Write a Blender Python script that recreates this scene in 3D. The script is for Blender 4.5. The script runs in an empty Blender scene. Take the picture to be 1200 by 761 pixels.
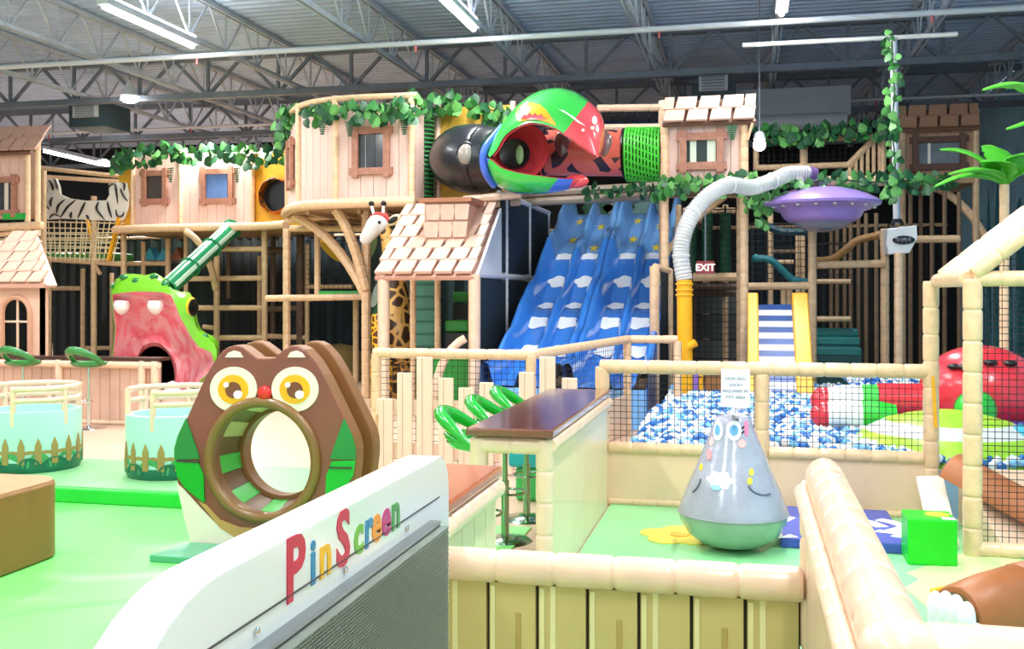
import bpy, bmesh, math, random
from mathutils import Vector, Matrix
R = math.radians
random.seed(7)
SC = bpy.context.scene
COL = SC.collection
# ------------------------------------------------------------------ camera
FPX = 1190.0                       # focal length in pixels of the 1200 px wide frame
HX, HY = 875.0, 345.0              # where the hall's long axis vanishes in the frame
YAW = math.atan((HX - 600.0) / FPX)
CA, SA = math.cos(YAW), math.sin(YAW)
EYE = 1.7
cam_d = bpy.data.cameras.new('camera'); cam = bpy.data.objects.new('camera', cam_d)
COL.objects.link(cam); SC.camera = cam
cam.location = (0, 0, EYE); cam.rotation_euler = (R(90), 0, YAW)
cam_d.sensor_width = 36.0; cam_d.lens = 36.0 * FPX / 1200.0
cam_d.shift_y = -(380.5 - HY) / 1200.0
cam_d.clip_start = 0.05; cam_d.clip_end = 200
# ------------------------------------------------------------------ world, exposure, ceiling light
SC.view_settings.view_transform = 'Standard'; SC.view_settings.look = 'None'
SC.view_settings.gamma = 1.0; SC.view_settings.use_curve_mapping = False
SC.view_settings.exposure = 0.66
try:
    SC.cycles.use_denoising = True
    SC.cycles.max_bounces = 8; SC.cycles.transparent_max_bounces = 12
except Exception:
    pass
W = bpy.data.worlds.new('daylight'); SC.world = W; W.use_nodes = True
W.node_tree.nodes['Background'].inputs[0].default_value = (0.93, 0.97, 1.0, 1)
W.node_tree.nodes['Background'].inputs[1].default_value = 0.75
LAMP_WATTS = 125.0
# rows of strip lamps hung under the roof joists: (x, y) of each lamp's middle
LAMPS = [(-9.0, 14.1), (-4.15, 14.1), (0.5, 14.3), (-9.0, 9.4), (-4.15, 9.4), (0.5, 9.6), (-9.0, 4.7), (-4.15, 4.7), (0.5, 4.9),
         (-4.15, 0.0), (0.5, 0.2), (-13.8, 9.4), (3.6, 4.7)]
LAMP_Z = 5.86
for lx, ly in LAMPS:
    ld = bpy.data.lights.new('lamp_light', 'AREA'); ld.shape = 'RECTANGLE'; ld.size = 0.16; ld.size_y = 2.4
    ld.energy = LAMP_WATTS; ld.color = (1.0, 0.985, 0.965)
    lo = bpy.data.objects.new('lamp_light', ld); COL.objects.link(lo); lo.location = (lx, ly, LAMP_Z - 0.06)
    ud = ld.copy(); ud.energy = ld.energy * .6                      # added unseen up-facing fill above each lamp, brightens the dark deck
    uo = bpy.data.objects.new('lamp_light', ud); COL.objects.link(uo); uo.location = (lx, ly, LAMP_Z + 0.12); uo.rotation_euler = (R(180), 0, 0)
for lx, ly, lz, w in ((-16.3, 24.0, 5.2, 700), (-10.5, 19.0, 5.5, 330)):
    ld = bpy.data.lights.new('lamp_light', 'AREA'); ld.shape = 'RECTANGLE'; ld.size = 0.3; ld.size_y = 1.6
    ld.energy = w; ld.color = (1.0, 0.985, 0.965)
    lo = bpy.data.objects.new('lamp_light', ld); COL.objects.link(lo); lo.location = (lx, ly, lz)
# ------------------------------------------------------------------ measuring helpers (photo pixel + known distance -> metres)
def Q(px, py, Y):
    u = (px - 600) / FPX; t = Y / (CA + u * SA)
    return Vector((t * (-SA + u * CA), Y, EYE + (HY - py) / FPX * t))
def QX(px, py, X):
    u = (px - 600) / FPX; t = X / (-SA + u * CA)
    return Vector((X, t * (CA + u * SA), EYE + (HY - py) / FPX * t))
def G(px, py, z=0.0):
    u = (px - 600) / FPX; t = (EYE - z) * FPX / (py - HY)
    return Vector((t * (-SA + u * CA), t * (CA + u * SA), z))
def mpp(px, Y):
    return Y / (CA + (px - 600) / FPX * SA) / FPX
# ------------------------------------------------------------------ materials
def lin(c):
    return tuple((x / 12.92 if x <= .04045 else ((x + .055) / 1.055) ** 2.4) for x in (v / 255.0 for v in c[:3])) + (1.0,)
MATS = {}
def mat(name, col, rough=.5, var=.0, scale=6.0, bump=.0, metal=0., emit=0., coat=0., trans=0., alpha=1., stretch=None, bscale=None):
    if name in MATS: return MATS[name]
    m = bpy.data.materials.new(name); m.use_nodes = True
    nt = m.node_tree; b = nt.nodes['Principled BSDF']; L = nt.links
    c = lin(col); b.inputs['Base Color'].default_value = c
    b.inputs['Roughness'].default_value = rough; b.inputs['Metallic'].default_value = metal
    if coat: b.inputs['Coat Weight'].default_value = coat; b.inputs['Coat Roughness'].default_value = .12
    if trans: b.inputs['Transmission Weight'].default_value = trans
    if alpha < 1: b.inputs['Alpha'].default_value = alpha
    if emit:
        b.inputs['Emission Color'].default_value = c; b.inputs['Emission Strength'].default_value = emit
    if var or bump:
        tc = nt.nodes.new('ShaderNodeTexCoord'); mp = nt.nodes.new('ShaderNodeMapping'); L.new(tc.outputs['Object'], mp.inputs[0])
        if stretch: mp.inputs['Scale'].default_value = stretch
        n = nt.nodes.new('ShaderNodeTexNoise'); n.inputs['Scale'].default_value = scale; n.inputs['Detail'].default_value = 5
        L.new(mp.outputs[0], n.inputs['Vector'])
        if var:
            r = nt.nodes.new('ShaderNodeValToRGB')
            r.color_ramp.elements[0].position = .3; r.color_ramp.elements[1].position = .7
            r.color_ramp.elements[0].color = tuple(max(0, x * (1 - var)) for x in c[:3]) + (1,)
            r.color_ramp.elements[1].color = tuple(min(1, x * (1 + var * .7)) for x in c[:3]) + (1,)
            L.new(n.outputs['Fac'], r.inputs[0]); L.new(r.outputs[0], b.inputs['Base Color'])
        if bump:
            n2 = n
            if bscale:
                n2 = nt.nodes.new('ShaderNodeTexNoise'); n2.inputs['Scale'].default_value = bscale; n2.inputs['Detail'].default_value = 3
                L.new(mp.outputs[0], n2.inputs['Vector'])
            bp = nt.nodes.new('ShaderNodeBump'); bp.inputs['Strength'].default_value = bump; bp.inputs['Distance'].default_value = .02
            L.new(n2.outputs['Fac'], bp.inputs['Height']); L.new(bp.outputs[0], b.inputs['Normal'])
    MATS[name] = m
    return m
def vor_mat(name, c1, c2, scale, width=.06, rough=.35):
    """patches of colour c2 split by lines of c1 (an animal coat print)"""
    if name in MATS: return MATS[name]
    m = bpy.data.materials.new(name); m.use_nodes = True; nt = m.node_tree; b = nt.nodes['Principled BSDF']; L = nt.links
    tc = nt.nodes.new('ShaderNodeTexCoord'); v = nt.nodes.new('ShaderNodeTexVoronoi'); v.feature = 'DISTANCE_TO_EDGE'
    v.inputs['Scale'].default_value = scale; L.new(tc.outputs['Object'], v.inputs['Vector'])
    r = nt.nodes.new('ShaderNodeValToRGB'); r.color_ramp.interpolation = 'EASE'
    r.color_ramp.elements[0].position = width; r.color_ramp.elements[0].color = lin(c1)
    r.color_ramp.elements[1].position = width + .04; r.color_ramp.elements[1].color = lin(c2)
    L.new(v.outputs['Distance'], r.inputs[0]); L.new(r.outputs[0], b.inputs['Base Color'])
    b.inputs['Roughness'].default_value = rough
    MATS[name] = m
    return m
# ------------------------------------------------------------------ mesh building
def frame_of(d):
    d = d.normalized(); a = Vector((0, 0, 1)) if abs(d.z) < .9 else Vector((1, 0, 0))
    s = d.cross(a).normalized(); return s, s.cross(d).normalized()
class MB:
    def __init__(s): s.v = []; s.f = []; s.m = []
    def face(s, idx, m=0): s.f.append(tuple(idx)); s.m.append(m)
    def box(s, x0, x1, y0, y1, z0, z1, m=0):
        n = len(s.v)
        s.v += [(x, y, z) for z in (z0, z1) for y in (y0, y1) for x in (x0, x1)]
        for q in ((0, 2, 3, 1), (4, 5, 7, 6), (0, 1, 5, 4), (2, 6, 7, 3), (0, 4, 6, 2), (1, 3, 7, 5)): s.face([n + i for i in q], m)
        return s
    def bar(s, p, q, w, h, m=0, up=None):
        p, q = Vector(p), Vector(q); d = (q - p).normalized()
        if up is None: a, b = frame_of(d)
        else: b = Vector(up); a = d.cross(b).normalized(); b = a.cross(d).normalized()
        n = len(s.v)
        for o in (p, q):
            for i, j in ((-1, -1), (1, -1), (1, 1), (-1, 1)): s.v.append(tuple(o + a * (w / 2 * i) + b * (h / 2 * j)))
        for f in ((0, 1, 2, 3), (7, 6, 5, 4), (0, 4, 5, 1), (1, 5, 6, 2), (2, 6, 7, 3), (3, 7, 4, 0)): s.face([n + i for i in f], m)
        return s
    def tube(s, pts, r, n=8, caps=True, closed=False, m=0, flat=1.0):
        pts = [Vector(p) for p in pts]; k = len(pts); rs = r if isinstance(r, (list, tuple)) else [r] * k
        base = len(s.v); a = None
        for i, p in enumerate(pts):
            d = (pts[(i + 1) % k] - pts[i - 1]) if closed else (pts[min(i + 1, k - 1)] - pts[max(i - 1, 0)])
            if d.length < 1e-9: d = Vector((0, 0, 1))
            d.normalize()
            if a is None: a, b = frame_of(d)
            else:
                a = a - d * a.dot(d)
                a = a.normalized() if a.length > 1e-6 else frame_of(d)[0]
                b = a.cross(d).normalized()
            for j in range(n):
                t = 2 * math.pi * j / n
                s.v.append(tuple(p + a * (math.cos(t) * rs[i]) + b * (math.sin(t) * rs[i] * flat)))
        for i in range(k if closed else k - 1):
            i2 = (i + 1) % k
            for j in range(n):
                j2 = (j + 1) % n
                s.face((base + i * n + j, base + i * n + j2, base + i2 * n + j2, base + i2 * n + j), m)
        if caps and not closed:
            s.face([base + j for j in range(n)][::-1], m); s.face([base + (k - 1) * n + j for j in range(n)], m)
        return s
    def lathe(s, prof, c, n=24, m=0, axis='z', mm=None):
        c = Vector(c); base = len(s.v); k = len(prof)
        for r, h in prof:
            for j in range(n):
                t = 2 * math.pi * j / n; x, y = r * math.cos(t), r * math.sin(t)
                o = (x, y, h) if axis == 'z' else ((x, h, y) if axis == 'y' else (h, x, y))
                s.v.append(tuple(c + Vector(o)))
        for i in range(k - 1):
            for j in range(n):
                j2 = (j + 1) % n
                s.face((base + i * n + j, base + i * n + j2, base + (i + 1) * n + j2, base + (i + 1) * n + j), mm[i] if mm else m)
        return s
    def ball(s, c, r, nu=12, nv=8, m=0, rot=None):
        c = Vector(c); r = (r, r, r) if not isinstance(r, (tuple, list)) else r; base = len(s.v)
        P = lambda v: tuple(c + ((rot @ Vector(v)) if rot else Vector(v)))
        s.v.append(P((0, 0, -r[2])))
        for i in range(1, nv):
            t = -math.pi / 2 + math.pi * i / nv
            for j in range(nu):
                p = 2 * math.pi * j / nu
                s.v.append(P((r[0] * math.cos(t) * math.cos(p), r[1] * math.cos(t) * math.sin(p), r[2] * math.sin(t))))
        s.v.append(P((0, 0, r[2]))); top = len(s.v) - 1
        for j in range(nu):
            j2 = (j + 1) % nu
            s.face((base, base + 1 + j2, base + 1 + j), m)
            for i in range(nv - 2):
                a = base + 1 + i * nu
                s.face((a + j, a + j2, a + nu + j2, a + nu + j), m)
            a = base + 1 + (nv - 2) * nu
            s.face((a + j, a + j2, top), m)
        return s
    def prism(s, pts, off, m=0, mside=None):
        """closed polygon of 3d points pushed along vector off"""
        n = len(pts); base = len(s.v); off = Vector(off)
        s.v += [tuple(Vector(p)) for p in pts] + [tuple(Vector(p) + off) for p in pts]
        s.face([base + i for i in range(n)][::-1], m); s.face([base + n + i for i in range(n)], m)
        for i in range(n):
            j = (i + 1) % n
            s.face((base + i, base + j, base + n + j, base + n + i), m if mside is None else mside)
        return s
    def rings(s, rings, m=0, close=True, caps=(False, False), mm=None):
        base = len(s.v); n = len(rings[0])
        for r in rings: s.v += [tuple(Vector(p)) for p in r]
        for i in range(len(rings) - 1):
            for j in range(n if close else n - 1):
                j2 = (j + 1) % n
                s.face((base + i * n + j, base + i * n + j2, base + (i + 1) * n + j2, base + (i + 1) * n + j), mm(i, j) if mm else m)
        if caps[0]: s.face([base + j for j in range(n)][::-1], m)
        if caps[1]: s.face([base + (len(rings) - 1) * n + j for j in range(n)], m)
        return s
    def mesh(s, name, mats, smooth=False, fix=True):
        me = bpy.data.meshes.new(name); me.from_pydata(s.v, [], s.f)
        for m in (mats if isinstance(mats, (list, tuple)) else [mats]): me.materials.append(m)
        me.polygons.foreach_set('material_index', s.m)
        if fix:
            bm = bmesh.new(); bm.from_mesh(me); bmesh.ops.recalc_face_normals(bm, faces=bm.faces); bm.to_mesh(me); bm.free()
        if smooth:
            me.polygons.foreach_set('use_smooth', [True] * len(me.polygons))
            try: me.set_sharp_from_angle(angle=R(42))
            except Exception: pass
        me.update()
        return me
    def build(s, name, mats, parent=None, smooth=False, bevel=0., fix=True):
        o = link(name, s.mesh(name, mats, smooth, fix), parent)
        if bevel:
            b = o.modifiers.new('bevel', 'BEVEL'); b.width = bevel; b.segments = 2; b.limit_method = 'ANGLE'; b.angle_limit = R(40)
        return o
def link(name, data, parent=None):
    o = bpy.data.objects.new(name, data); COL.objects.link(o)
    if parent is not None:
        o.parent = parent
        if parent.type == 'EMPTY': o.matrix_parent_inverse = Matrix.Translation(-parent.location)
    return o
def tag(o, label, cat, group=None, kind=None):
    if label: o['label'] = label
    if cat: o['category'] = cat
    if group: o['group'] = group
    if kind: o['kind'] = kind
    return o
def thing(name, loc, label, cat, group=None):
    o = bpy.data.objects.new(name, None); COL.objects.link(o); o.location = loc; o.empty_display_size = .1
    return tag(o, label, cat, group)
def struct(o):
    o['kind'] = 'structure'; return o
def place(name, me, parent, loc, rot=(0, 0, 0), scale=(1, 1, 1)):
    """a piece that shares its mesh with others of its kind"""
    o = link(name, me, parent); o.location = loc; o.rotation_euler = rot; o.scale = scale
    return o
def arc(c, r, a0, a1, n, plane='xz'):
    out = []
    for i in range(n + 1):
        t = R(a0 + (a1 - a0) * i / n); x, y = r * math.cos(t), r * math.sin(t); c_ = Vector(c)
        out.append(c_ + (Vector((x, 0, y)) if plane == 'xz' else Vector((x, y, 0)) if plane == 'xy' else Vector((0, x, y))))
    return out
def bez(p0, p1, p2, n=10, p3=None):
    out = []
    for i in range(n + 1):
        t = i / n
        if p3 is None: out.append(Vector(p0) * (1 - t) ** 2 + Vector(p1) * 2 * t * (1 - t) + Vector(p2) * t * t)
        else: out.append(Vector(p0) * (1 - t) ** 3 + Vector(p1) * 3 * t * (1 - t) ** 2 + Vector(p2) * 3 * t * t * (1 - t) + Vector(p3) * t ** 3)
    return out
def catmull(pts, n=6):
    pts = [Vector(p) for p in pts]; out = []
    for i in range(len(pts) - 1):
        a, b, c, d = pts[max(i - 1, 0)], pts[i], pts[i + 1], pts[min(i + 2, len(pts) - 1)]
        for k in range(n):
            t = k / n
            out.append(.5 * ((2 * b) + (c - a) * t + (2 * a - 5 * b + 4 * c - d) * t * t + (3 * b - a - 3 * c + d) * t ** 3))
    out.append(pts[-1]); return out
def bamboo(mb, pts, r, seg=.19, n=12, pinch=.86, m=0):
    """foam sleeve along a path, drawn in at every seam like a bamboo cane"""
    pts = [Vector(p) for p in pts]
    L = [0.]
    for a, b in zip(pts, pts[1:]): L.append(L[-1] + (b - a).length)
    tot = L[-1]; k = max(1, round(tot / seg)); sg = tot / k
    def at(x):
        x = min(max(x, 0), tot)
        for i in range(len(L) - 1):
            if x <= L[i + 1] + 1e-9: return pts[i].lerp(pts[i + 1], (x - L[i]) / max(1e-9, L[i + 1] - L[i]))
        return pts[-1]
    P, Rr = [], []
    e = min(.014, sg * .09)
    for i in range(k):
        for x, q in ((e * .12, pinch), (e * .6, .965), (e * 1.5, .992), (sg * .5, 1.0), (sg - e * 1.5, .992), (sg - e * .6, .965), (sg - e * .12, pinch)):
            P.append(at(i * sg + x)); Rr.append(r * q)
    return mb.tube(P, Rr, n, m=m)
def net(mb, A, U, V, w, h, pitch, r=.003):
    """square cord net: corner A, unit vectors U and V"""
    A, U, V = Vector(A), Vector(U), Vector(V)
    for i in range(int(w / pitch) + 1):
        p = A + U * (i * pitch + random.uniform(-.1, .1) * pitch); mb.tube([p, p + V * h], r, 3, caps=False)
    for i in range(int(h / pitch) + 1):
        p = A + V * (i * pitch + random.uniform(-.1, .1) * pitch); mb.tube([p, p + U * w], r, 3, caps=False)
    return mb
def text(name, body, size, loc, rot, m, parent, extrude=.002, bold=0., align='LEFT', space=1.0, shear=0.):
    c = bpy.data.curves.new(name, 'FONT'); c.body = body; c.size = size; c.extrude = extrude; c.offset = bold
    c.align_x = align; c.space_line = space; c.resolution_u = 3; c.shear = shear
    o = bpy.data.objects.new(name, c); COL.objects.link(o)
    dg = bpy.context.evaluated_depsgraph_get(); me = bpy.data.meshes.new_from_object(o.evaluated_get(dg))
    bpy.data.objects.remove(o); me.materials.clear(); me.materials.append(m)
    o = link(name, me, parent); o.location = loc; o.rotation_euler = rot
    return o
# palette
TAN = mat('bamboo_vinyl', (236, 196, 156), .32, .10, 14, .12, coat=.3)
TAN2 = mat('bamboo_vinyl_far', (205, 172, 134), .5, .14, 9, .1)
CREAM = mat('cream_vinyl', (240, 204, 176), .3, .06, 9, .1, coat=.3)
PEACH = mat('peach_vinyl', (238, 200, 168), .42, .05, 4, .08)
PINKWOOD = mat('pale_pink_planks', (232, 196, 184), .55, .06, 7, .1, stretch=(1, 1, .2))
SHINGLE = mat('pink_shingle', (228, 188, 168), .55, .10, 5, .1)
LOG = mat('log_brown', (176, 122, 100), .6, .2, 12, .2)
NETM = mat('black_cord', (22, 22, 24), .8)
DARK = mat('black_mesh_cloth', (18, 24, 25), .75, .25, 20)
DARKB = mat('dark_blue_cloth', (20, 38, 48), .7, .3, 8)
WHITE = mat('white_gloss', (244, 244, 240), .22, coat=.5)
CHROME = mat('chrome', (215, 215, 215), .15, metal=1.)
STEEL = mat('grey_steel', (120, 128, 138), .5, .1, 5, metal=.3)
LGREEN = mat('bright_green_plastic', (30, 170, 50), .2, coat=.6)
YEL = mat('yellow_vinyl', (245, 175, 20), .35, .05, 5, .05)
BLACKM = mat('black_plastic', (14, 14, 16), .35)
GLASS = mat('dark_window', (52, 56, 62), .12, .3, 3, coat=.6)
# ================================================================== the hall
XL, XR, YB, YF, ZC = -27.0, 5.9, 31.0, -4.0, 6.75
FLOOR = mat('peach_floor', (224, 190, 164), .35, .05, 1.2, .02)
struct(MB().box(XL, XR, YF, YB, -.2, 0).build('floor', FLOOR))
def floor_mat_material():
    m = bpy.data.materials.new('mint_floor'); m.use_nodes = True; nt = m.node_tree; b = nt.nodes['Principled BSDF']; L = nt.links
    tc = nt.nodes.new('ShaderNodeTexCoord'); n = nt.nodes.new('ShaderNodeTexNoise'); n.inputs['Scale'].default_value = .55; n.inputs['Detail'].default_value = 2
    n.inputs['Distortion'].default_value = 1.2
    L.new(tc.outputs['Object'], n.inputs['Vector'])
    r = nt.nodes.new('ShaderNodeValToRGB'); e = r.color_ramp.elements
    e[0].position = .40; e[0].color = lin((104, 220, 100)); e[1].position = .46; e[1].color = lin((130, 232, 122))
    x = e.new(.56); x.color = lin((130, 232, 122)); x = e.new(.60); x.color = lin((160, 242, 150))
    L.new(n.outputs['Fac'], r.inputs[0]); L.new(r.outputs[0], b.inputs['Base Color']); b.inputs['Roughness'].default_value = .3
    return m
MINT = floor_mat_material()
struct(MB().box(-12, -1.52, -3.8, 7.2, 0, .012).build('floor', MINT))
PENF = mat('mint_pen_floor', (150, 226, 160), .28, .08, 2.2)
pen = struct(MB().box(-1.06, 4.2, 1.2, 8.1, 0, .02).build('floor', PENF))
FLOWER = mat('yellow_flower_print', (246, 226, 90), .35)
c = G(797, 628, .02)
for k in range(5):
    a = 2 * math.pi * k / 5 + .4
    MB().lathe([(0, .004 + k * .0008), (.13, .004 + k * .0008), (.13, 0)], c + Vector((.16 * math.cos(a), .16 * math.sin(a), 0)), 16).build('flower_petal', FLOWER, pen)
MB().lathe([(0, .011), (.07, .011), (.07, 0)], c, 16).build('flower_centre', mat('flower_orange', (248, 190, 60), .35), pen)
for pts in ([(1060, 690), (1100, 668), (1180, 648), (1200, 700), (1120, 742)], [(1062, 672), (1140, 645), (1200, 655), (1165, 672), (1100, 690)]):
    pts = [G(x, y, .02) for x, y in pts]
    MB().prism([p for p in pts], (0, 0, .003 if len(pen.children) % 2 else .006)).build('leaf_print', mat('pale_yellow_print', (206, 236, 160), .35), pen)
WALLB = mat('black_back_wall', (20, 26, 30), .8, .3, 2)
BLUEW = mat('painted_blue_wall', (150, 205, 235), .7, .22, .9)
struct(MB().box(XL, XR, YB, YB + .3, 0, ZC).build('wall_back', WALLB))
struct(MB().box(XR, XR + .3, YF, YB, 0, ZC).build('wall_right', BLUEW))
struct(MB().box(XL - .3, XL, YF, YB, 0, ZC).build('wall_left', mat('white_wall', (222, 224, 226), .7)))
# mural: dark forest shapes painted low on the blue wall
MUR = mat('teal_mural', (60, 146, 168), .7, .5, 2)
wm = MB()
y = 12.
while y < 29:
    w = random.uniform(.5, 1.0)
    wm.prism([(XR - .012, y, 0.2), (XR - .012, y + w, .2), (XR - .012, y + w * .8, 3.0 + random.random()), (XR - .012, y + .5 * w, 3.6 + random.random()), (XR - .012, y + .15 * w, 2.9)], (-.008, 0, 0)); y += w * 1.25
tag(wm.build('wall_mural', MUR), 'teal painted jungle mural on the blue wall', 'mural')
# corrugated roof deck
deck = MB(); xs = []
DECK = mat('roof_deck', (186, 204, 232), .55, .12, 1.5, metal=.2)
y = YF; prof = []
while y < YB:
    prof += [(y, 0), (y + .10, 0), (y + .14, .05), (y + .20, .05)]; y += .24
prof.append((YB, 0))
deck.rings([[(XL, a, ZC + b) for a, b in prof], [(XR, a, ZC + b) for a, b in prof]], close=False)
ceil = struct(deck.build('ceiling', DECK, fix=False))
JX = [-13.9, -11.5, -9.0, -6.3, -4.15, -1.72, .5, 2.9, 5.2]
CHZ = 5.98
JST = mat('joist_steel', (186, 194, 206), .5, .15, 4)
jm = MB()
for dx in (-.045, .045):
    jm.bar((dx, YF, CHZ), (dx, YB, CHZ), .03, .07); jm.bar((dx, YF, ZC - .06), (dx, YB, ZC - .06), .05, .08)
y = YF; i = 0
while y < YB - 1.2:
    jm.bar((0, y, CHZ), (0, y + .6, ZC - .06), .03, .03); jm.bar((0, y + .6, ZC - .06), (0, y + 1.2, CHZ), .03, .03)
    jm.bar((0, y + 1.2, CHZ), (0, y + 1.2, ZC - .06), .025, .025); y += 1.2
jme = jm.mesh('joist', JST)
for x in JX: place('joist', jme, ceil, (x, 0, 0))
gm = MB()
gm.bar((XL, 0, CHZ - .12), (XR, 0, CHZ - .12), .16, .12); gm.bar((XL, 0, ZC - .1), (XR, 0, ZC - .1), .16, .12)
x = XL; 
while x < XR - 1:
    gm.bar((x, 0, CHZ - .12), (x + .8, 0, ZC - .1), .06, .06); gm.bar((x + .8, 0, ZC - .1), (x + 1.6, 0, CHZ - .12), .06, .06)
    gm.bar((x, 0, CHZ - .12), (x, 0, ZC - .1), .06, .06); x += 1.6
gme = gm.mesh('girder', mat('girder_steel', (112, 120, 132), .5, .15, 4))
for y in (19.3, 24.0, 29.0): place('girder', gme, ceil, (0, y, 0))
# strip lamps, pipes, ducts under the roof
GLOW = mat('lamp_tube_glow', (255, 252, 244), .4, emit=9.)
HOUS = mat('lamp_housing', (205, 210, 216), .4)
for k, (lx, ly) in enumerate(LAMPS):
    t = thing('strip_lamp', (lx, ly, LAMP_Z), 'glowing white strip lamp fixed under a grey roof joist', 'lamp', 'strip lamps under the joists')
    MB().box(lx - .09, lx + .09, ly - 1.25, ly + 1.25, LAMP_Z, LAMP_Z + .08).build('housing', HOUS, t)
    MB().tube([(lx, ly - 1.2, LAMP_Z - .02), (lx, ly + 1.2, LAMP_Z - .02)], .045, 10).build('tube', GLOW, t, smooth=True)
t = thing('strip_lamp', (-16.3, 24, 5.3), 'tilted white strip lamp glowing behind the zebra bridge', 'lamp')
MB().bar(Q(58, 177, 24), Q(122, 192, 23), .35, .12).build('tube', GLOW, t)
MB().bar(Q(58, 174, 24), Q(122, 189, 23), .4, .06).build('housing', HOUS, t)
for p in (Q(62, 174, 24), Q(118, 187, 23)): MB().tube([p, (p.x, p.y, ZC)], .012, 6).build('rod', STEEL, t)
p = Q(152, 118, 19)
t = thing('high_bay_lamp', p, 'round high bay lamp glaring beside the white vents', 'lamp')
MB().lathe([(0, .0), (.16, .02), (.2, .1), (.1, .28), (.05, .42), (0, .42)], p, 20).build('reflector', HOUS, t, smooth=True)
MB().lathe([(0, -.04), (.12, -.03), (.19, .015), (0, .02)], p, 20).build('bulb', mat('bay_glow', (255, 253, 248), .4, emit=30.), t, smooth=True)
MB().tube([p + Vector((0, 0, .4)), (p.x, p.y, ZC)], .012, 6).build('rod', STEEL, t)
p = Q(890, 170, 17)
t = thing('spot_lamp', p, 'small white lamp glowing beside the tower with log window', 'lamp')
MB().ball(p, .1, 12, 8).build('bulb', mat('bay_glow', (255, 253, 248)), t, smooth=True)
MB().lathe([(.04, .22), (.07, .2), (.1, .09), (.06, .05)], p, 14).build('cap', HOUS, t, smooth=True)
MB().tube([p + Vector((0, 0, .2)), (p.x, p.y, ZC)], .012, 6).build('rod', STEEL, t)
PIPE = mat('sprinkler_pipe', (205, 208, 214), .4)
def pipe(y, z, label, x0=XL + .1, x1=XR - .1, r=.045):
    t = thing('sprinkler_pipe', (x0, y, z), label, 'pipe')
    MB().tube([(x0, y, z), (x1, y, z)], r, 8).build('pipe_run', PIPE, t, smooth=True)
    x = x0 + 2.2
    while x < x1:
        MB().tube([(x, y, z), (x, y, z - .14)], .018, 6).build('sprinkler_head', mat('sprinkler_red', (206, 96, 92), .5), t); x += 3.9
pipe(15.6, 5.75, 'pale sprinkler pipe crossing the ceiling above the strip lamps')
pipe(22.0, 5.7, 'thin grey sprinkler pipe below the dark girder', r=.03)
t = thing('conduit', Q(870, 53, 16), 'white conduit run carrying the projector pole', 'conduit')
MB().tube([Q(870, 53, 16), Q(1046, 44, 16), Q(1122, 40, 16)], .035, 8).build('conduit_run', WHITE, t, smooth=True)
for px, py in ((905, 52), (1095, 42)):
    p = Q(px, py, 16); MB().tube([p, (p.x, p.y, CHZ)], .012, 6).build('hanger', STEEL, t)
def vent(px0, py0, px1, py1, Y, label):
    a, b = Q(px0, py1, Y), Q(px1, py0, Y)
    t = thing('ceiling_unit', (a.x, Y, a.z), label, 'vent')
    MB().box(a.x - .15, b.x + .15, Y + .05, Y + 1.0, a.z - .2, CHZ - .06).build('duct_box', mat('duct_dark', (56, 76, 84), .5, .2, 2), t)
    MB().box(a.x, b.x, Y - .03, Y + .06, a.z, b.z).build('grille_frame', mat('vent_white', (214, 218, 222), .5), t)
    n = 6
    for k in range(n):
        z = a.z + (b.z - a.z) * (k + .5) / n
        MB().box(a.x + .06, b.x - .06, Y - .05, Y - .025, z - .022, z + .012).build('slat', mat('vent_slat', (150, 156, 162), .5), t)
vent(86, 120, 114, 138, 19.6, 'white vent grille on a dark duct beside the high bay lamp')
vent(819, 84, 853, 107, 20.5, 'white framed air vent above the tower with log window')
t = thing('air_duct', Q(870, 105, 21), 'light grey boxy air duct behind the girder', 'duct')
a, b = Q(862, 112, 21), Q(905, 62, 21)
MB().box(a.x, b.x + 1.5, 21, 22, 5.25, 5.82).build('duct_box', mat('duct_grey', (168, 172, 178), .5, .1, 3), t)
MB().tube([(a.x + .3, 20.8, 5.1), (b.x + 1.4, 20.8, 5.1)], .16, 12).build('duct_pipe', mat('duct_grey', (168, 172, 178)), t, smooth=True)
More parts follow.
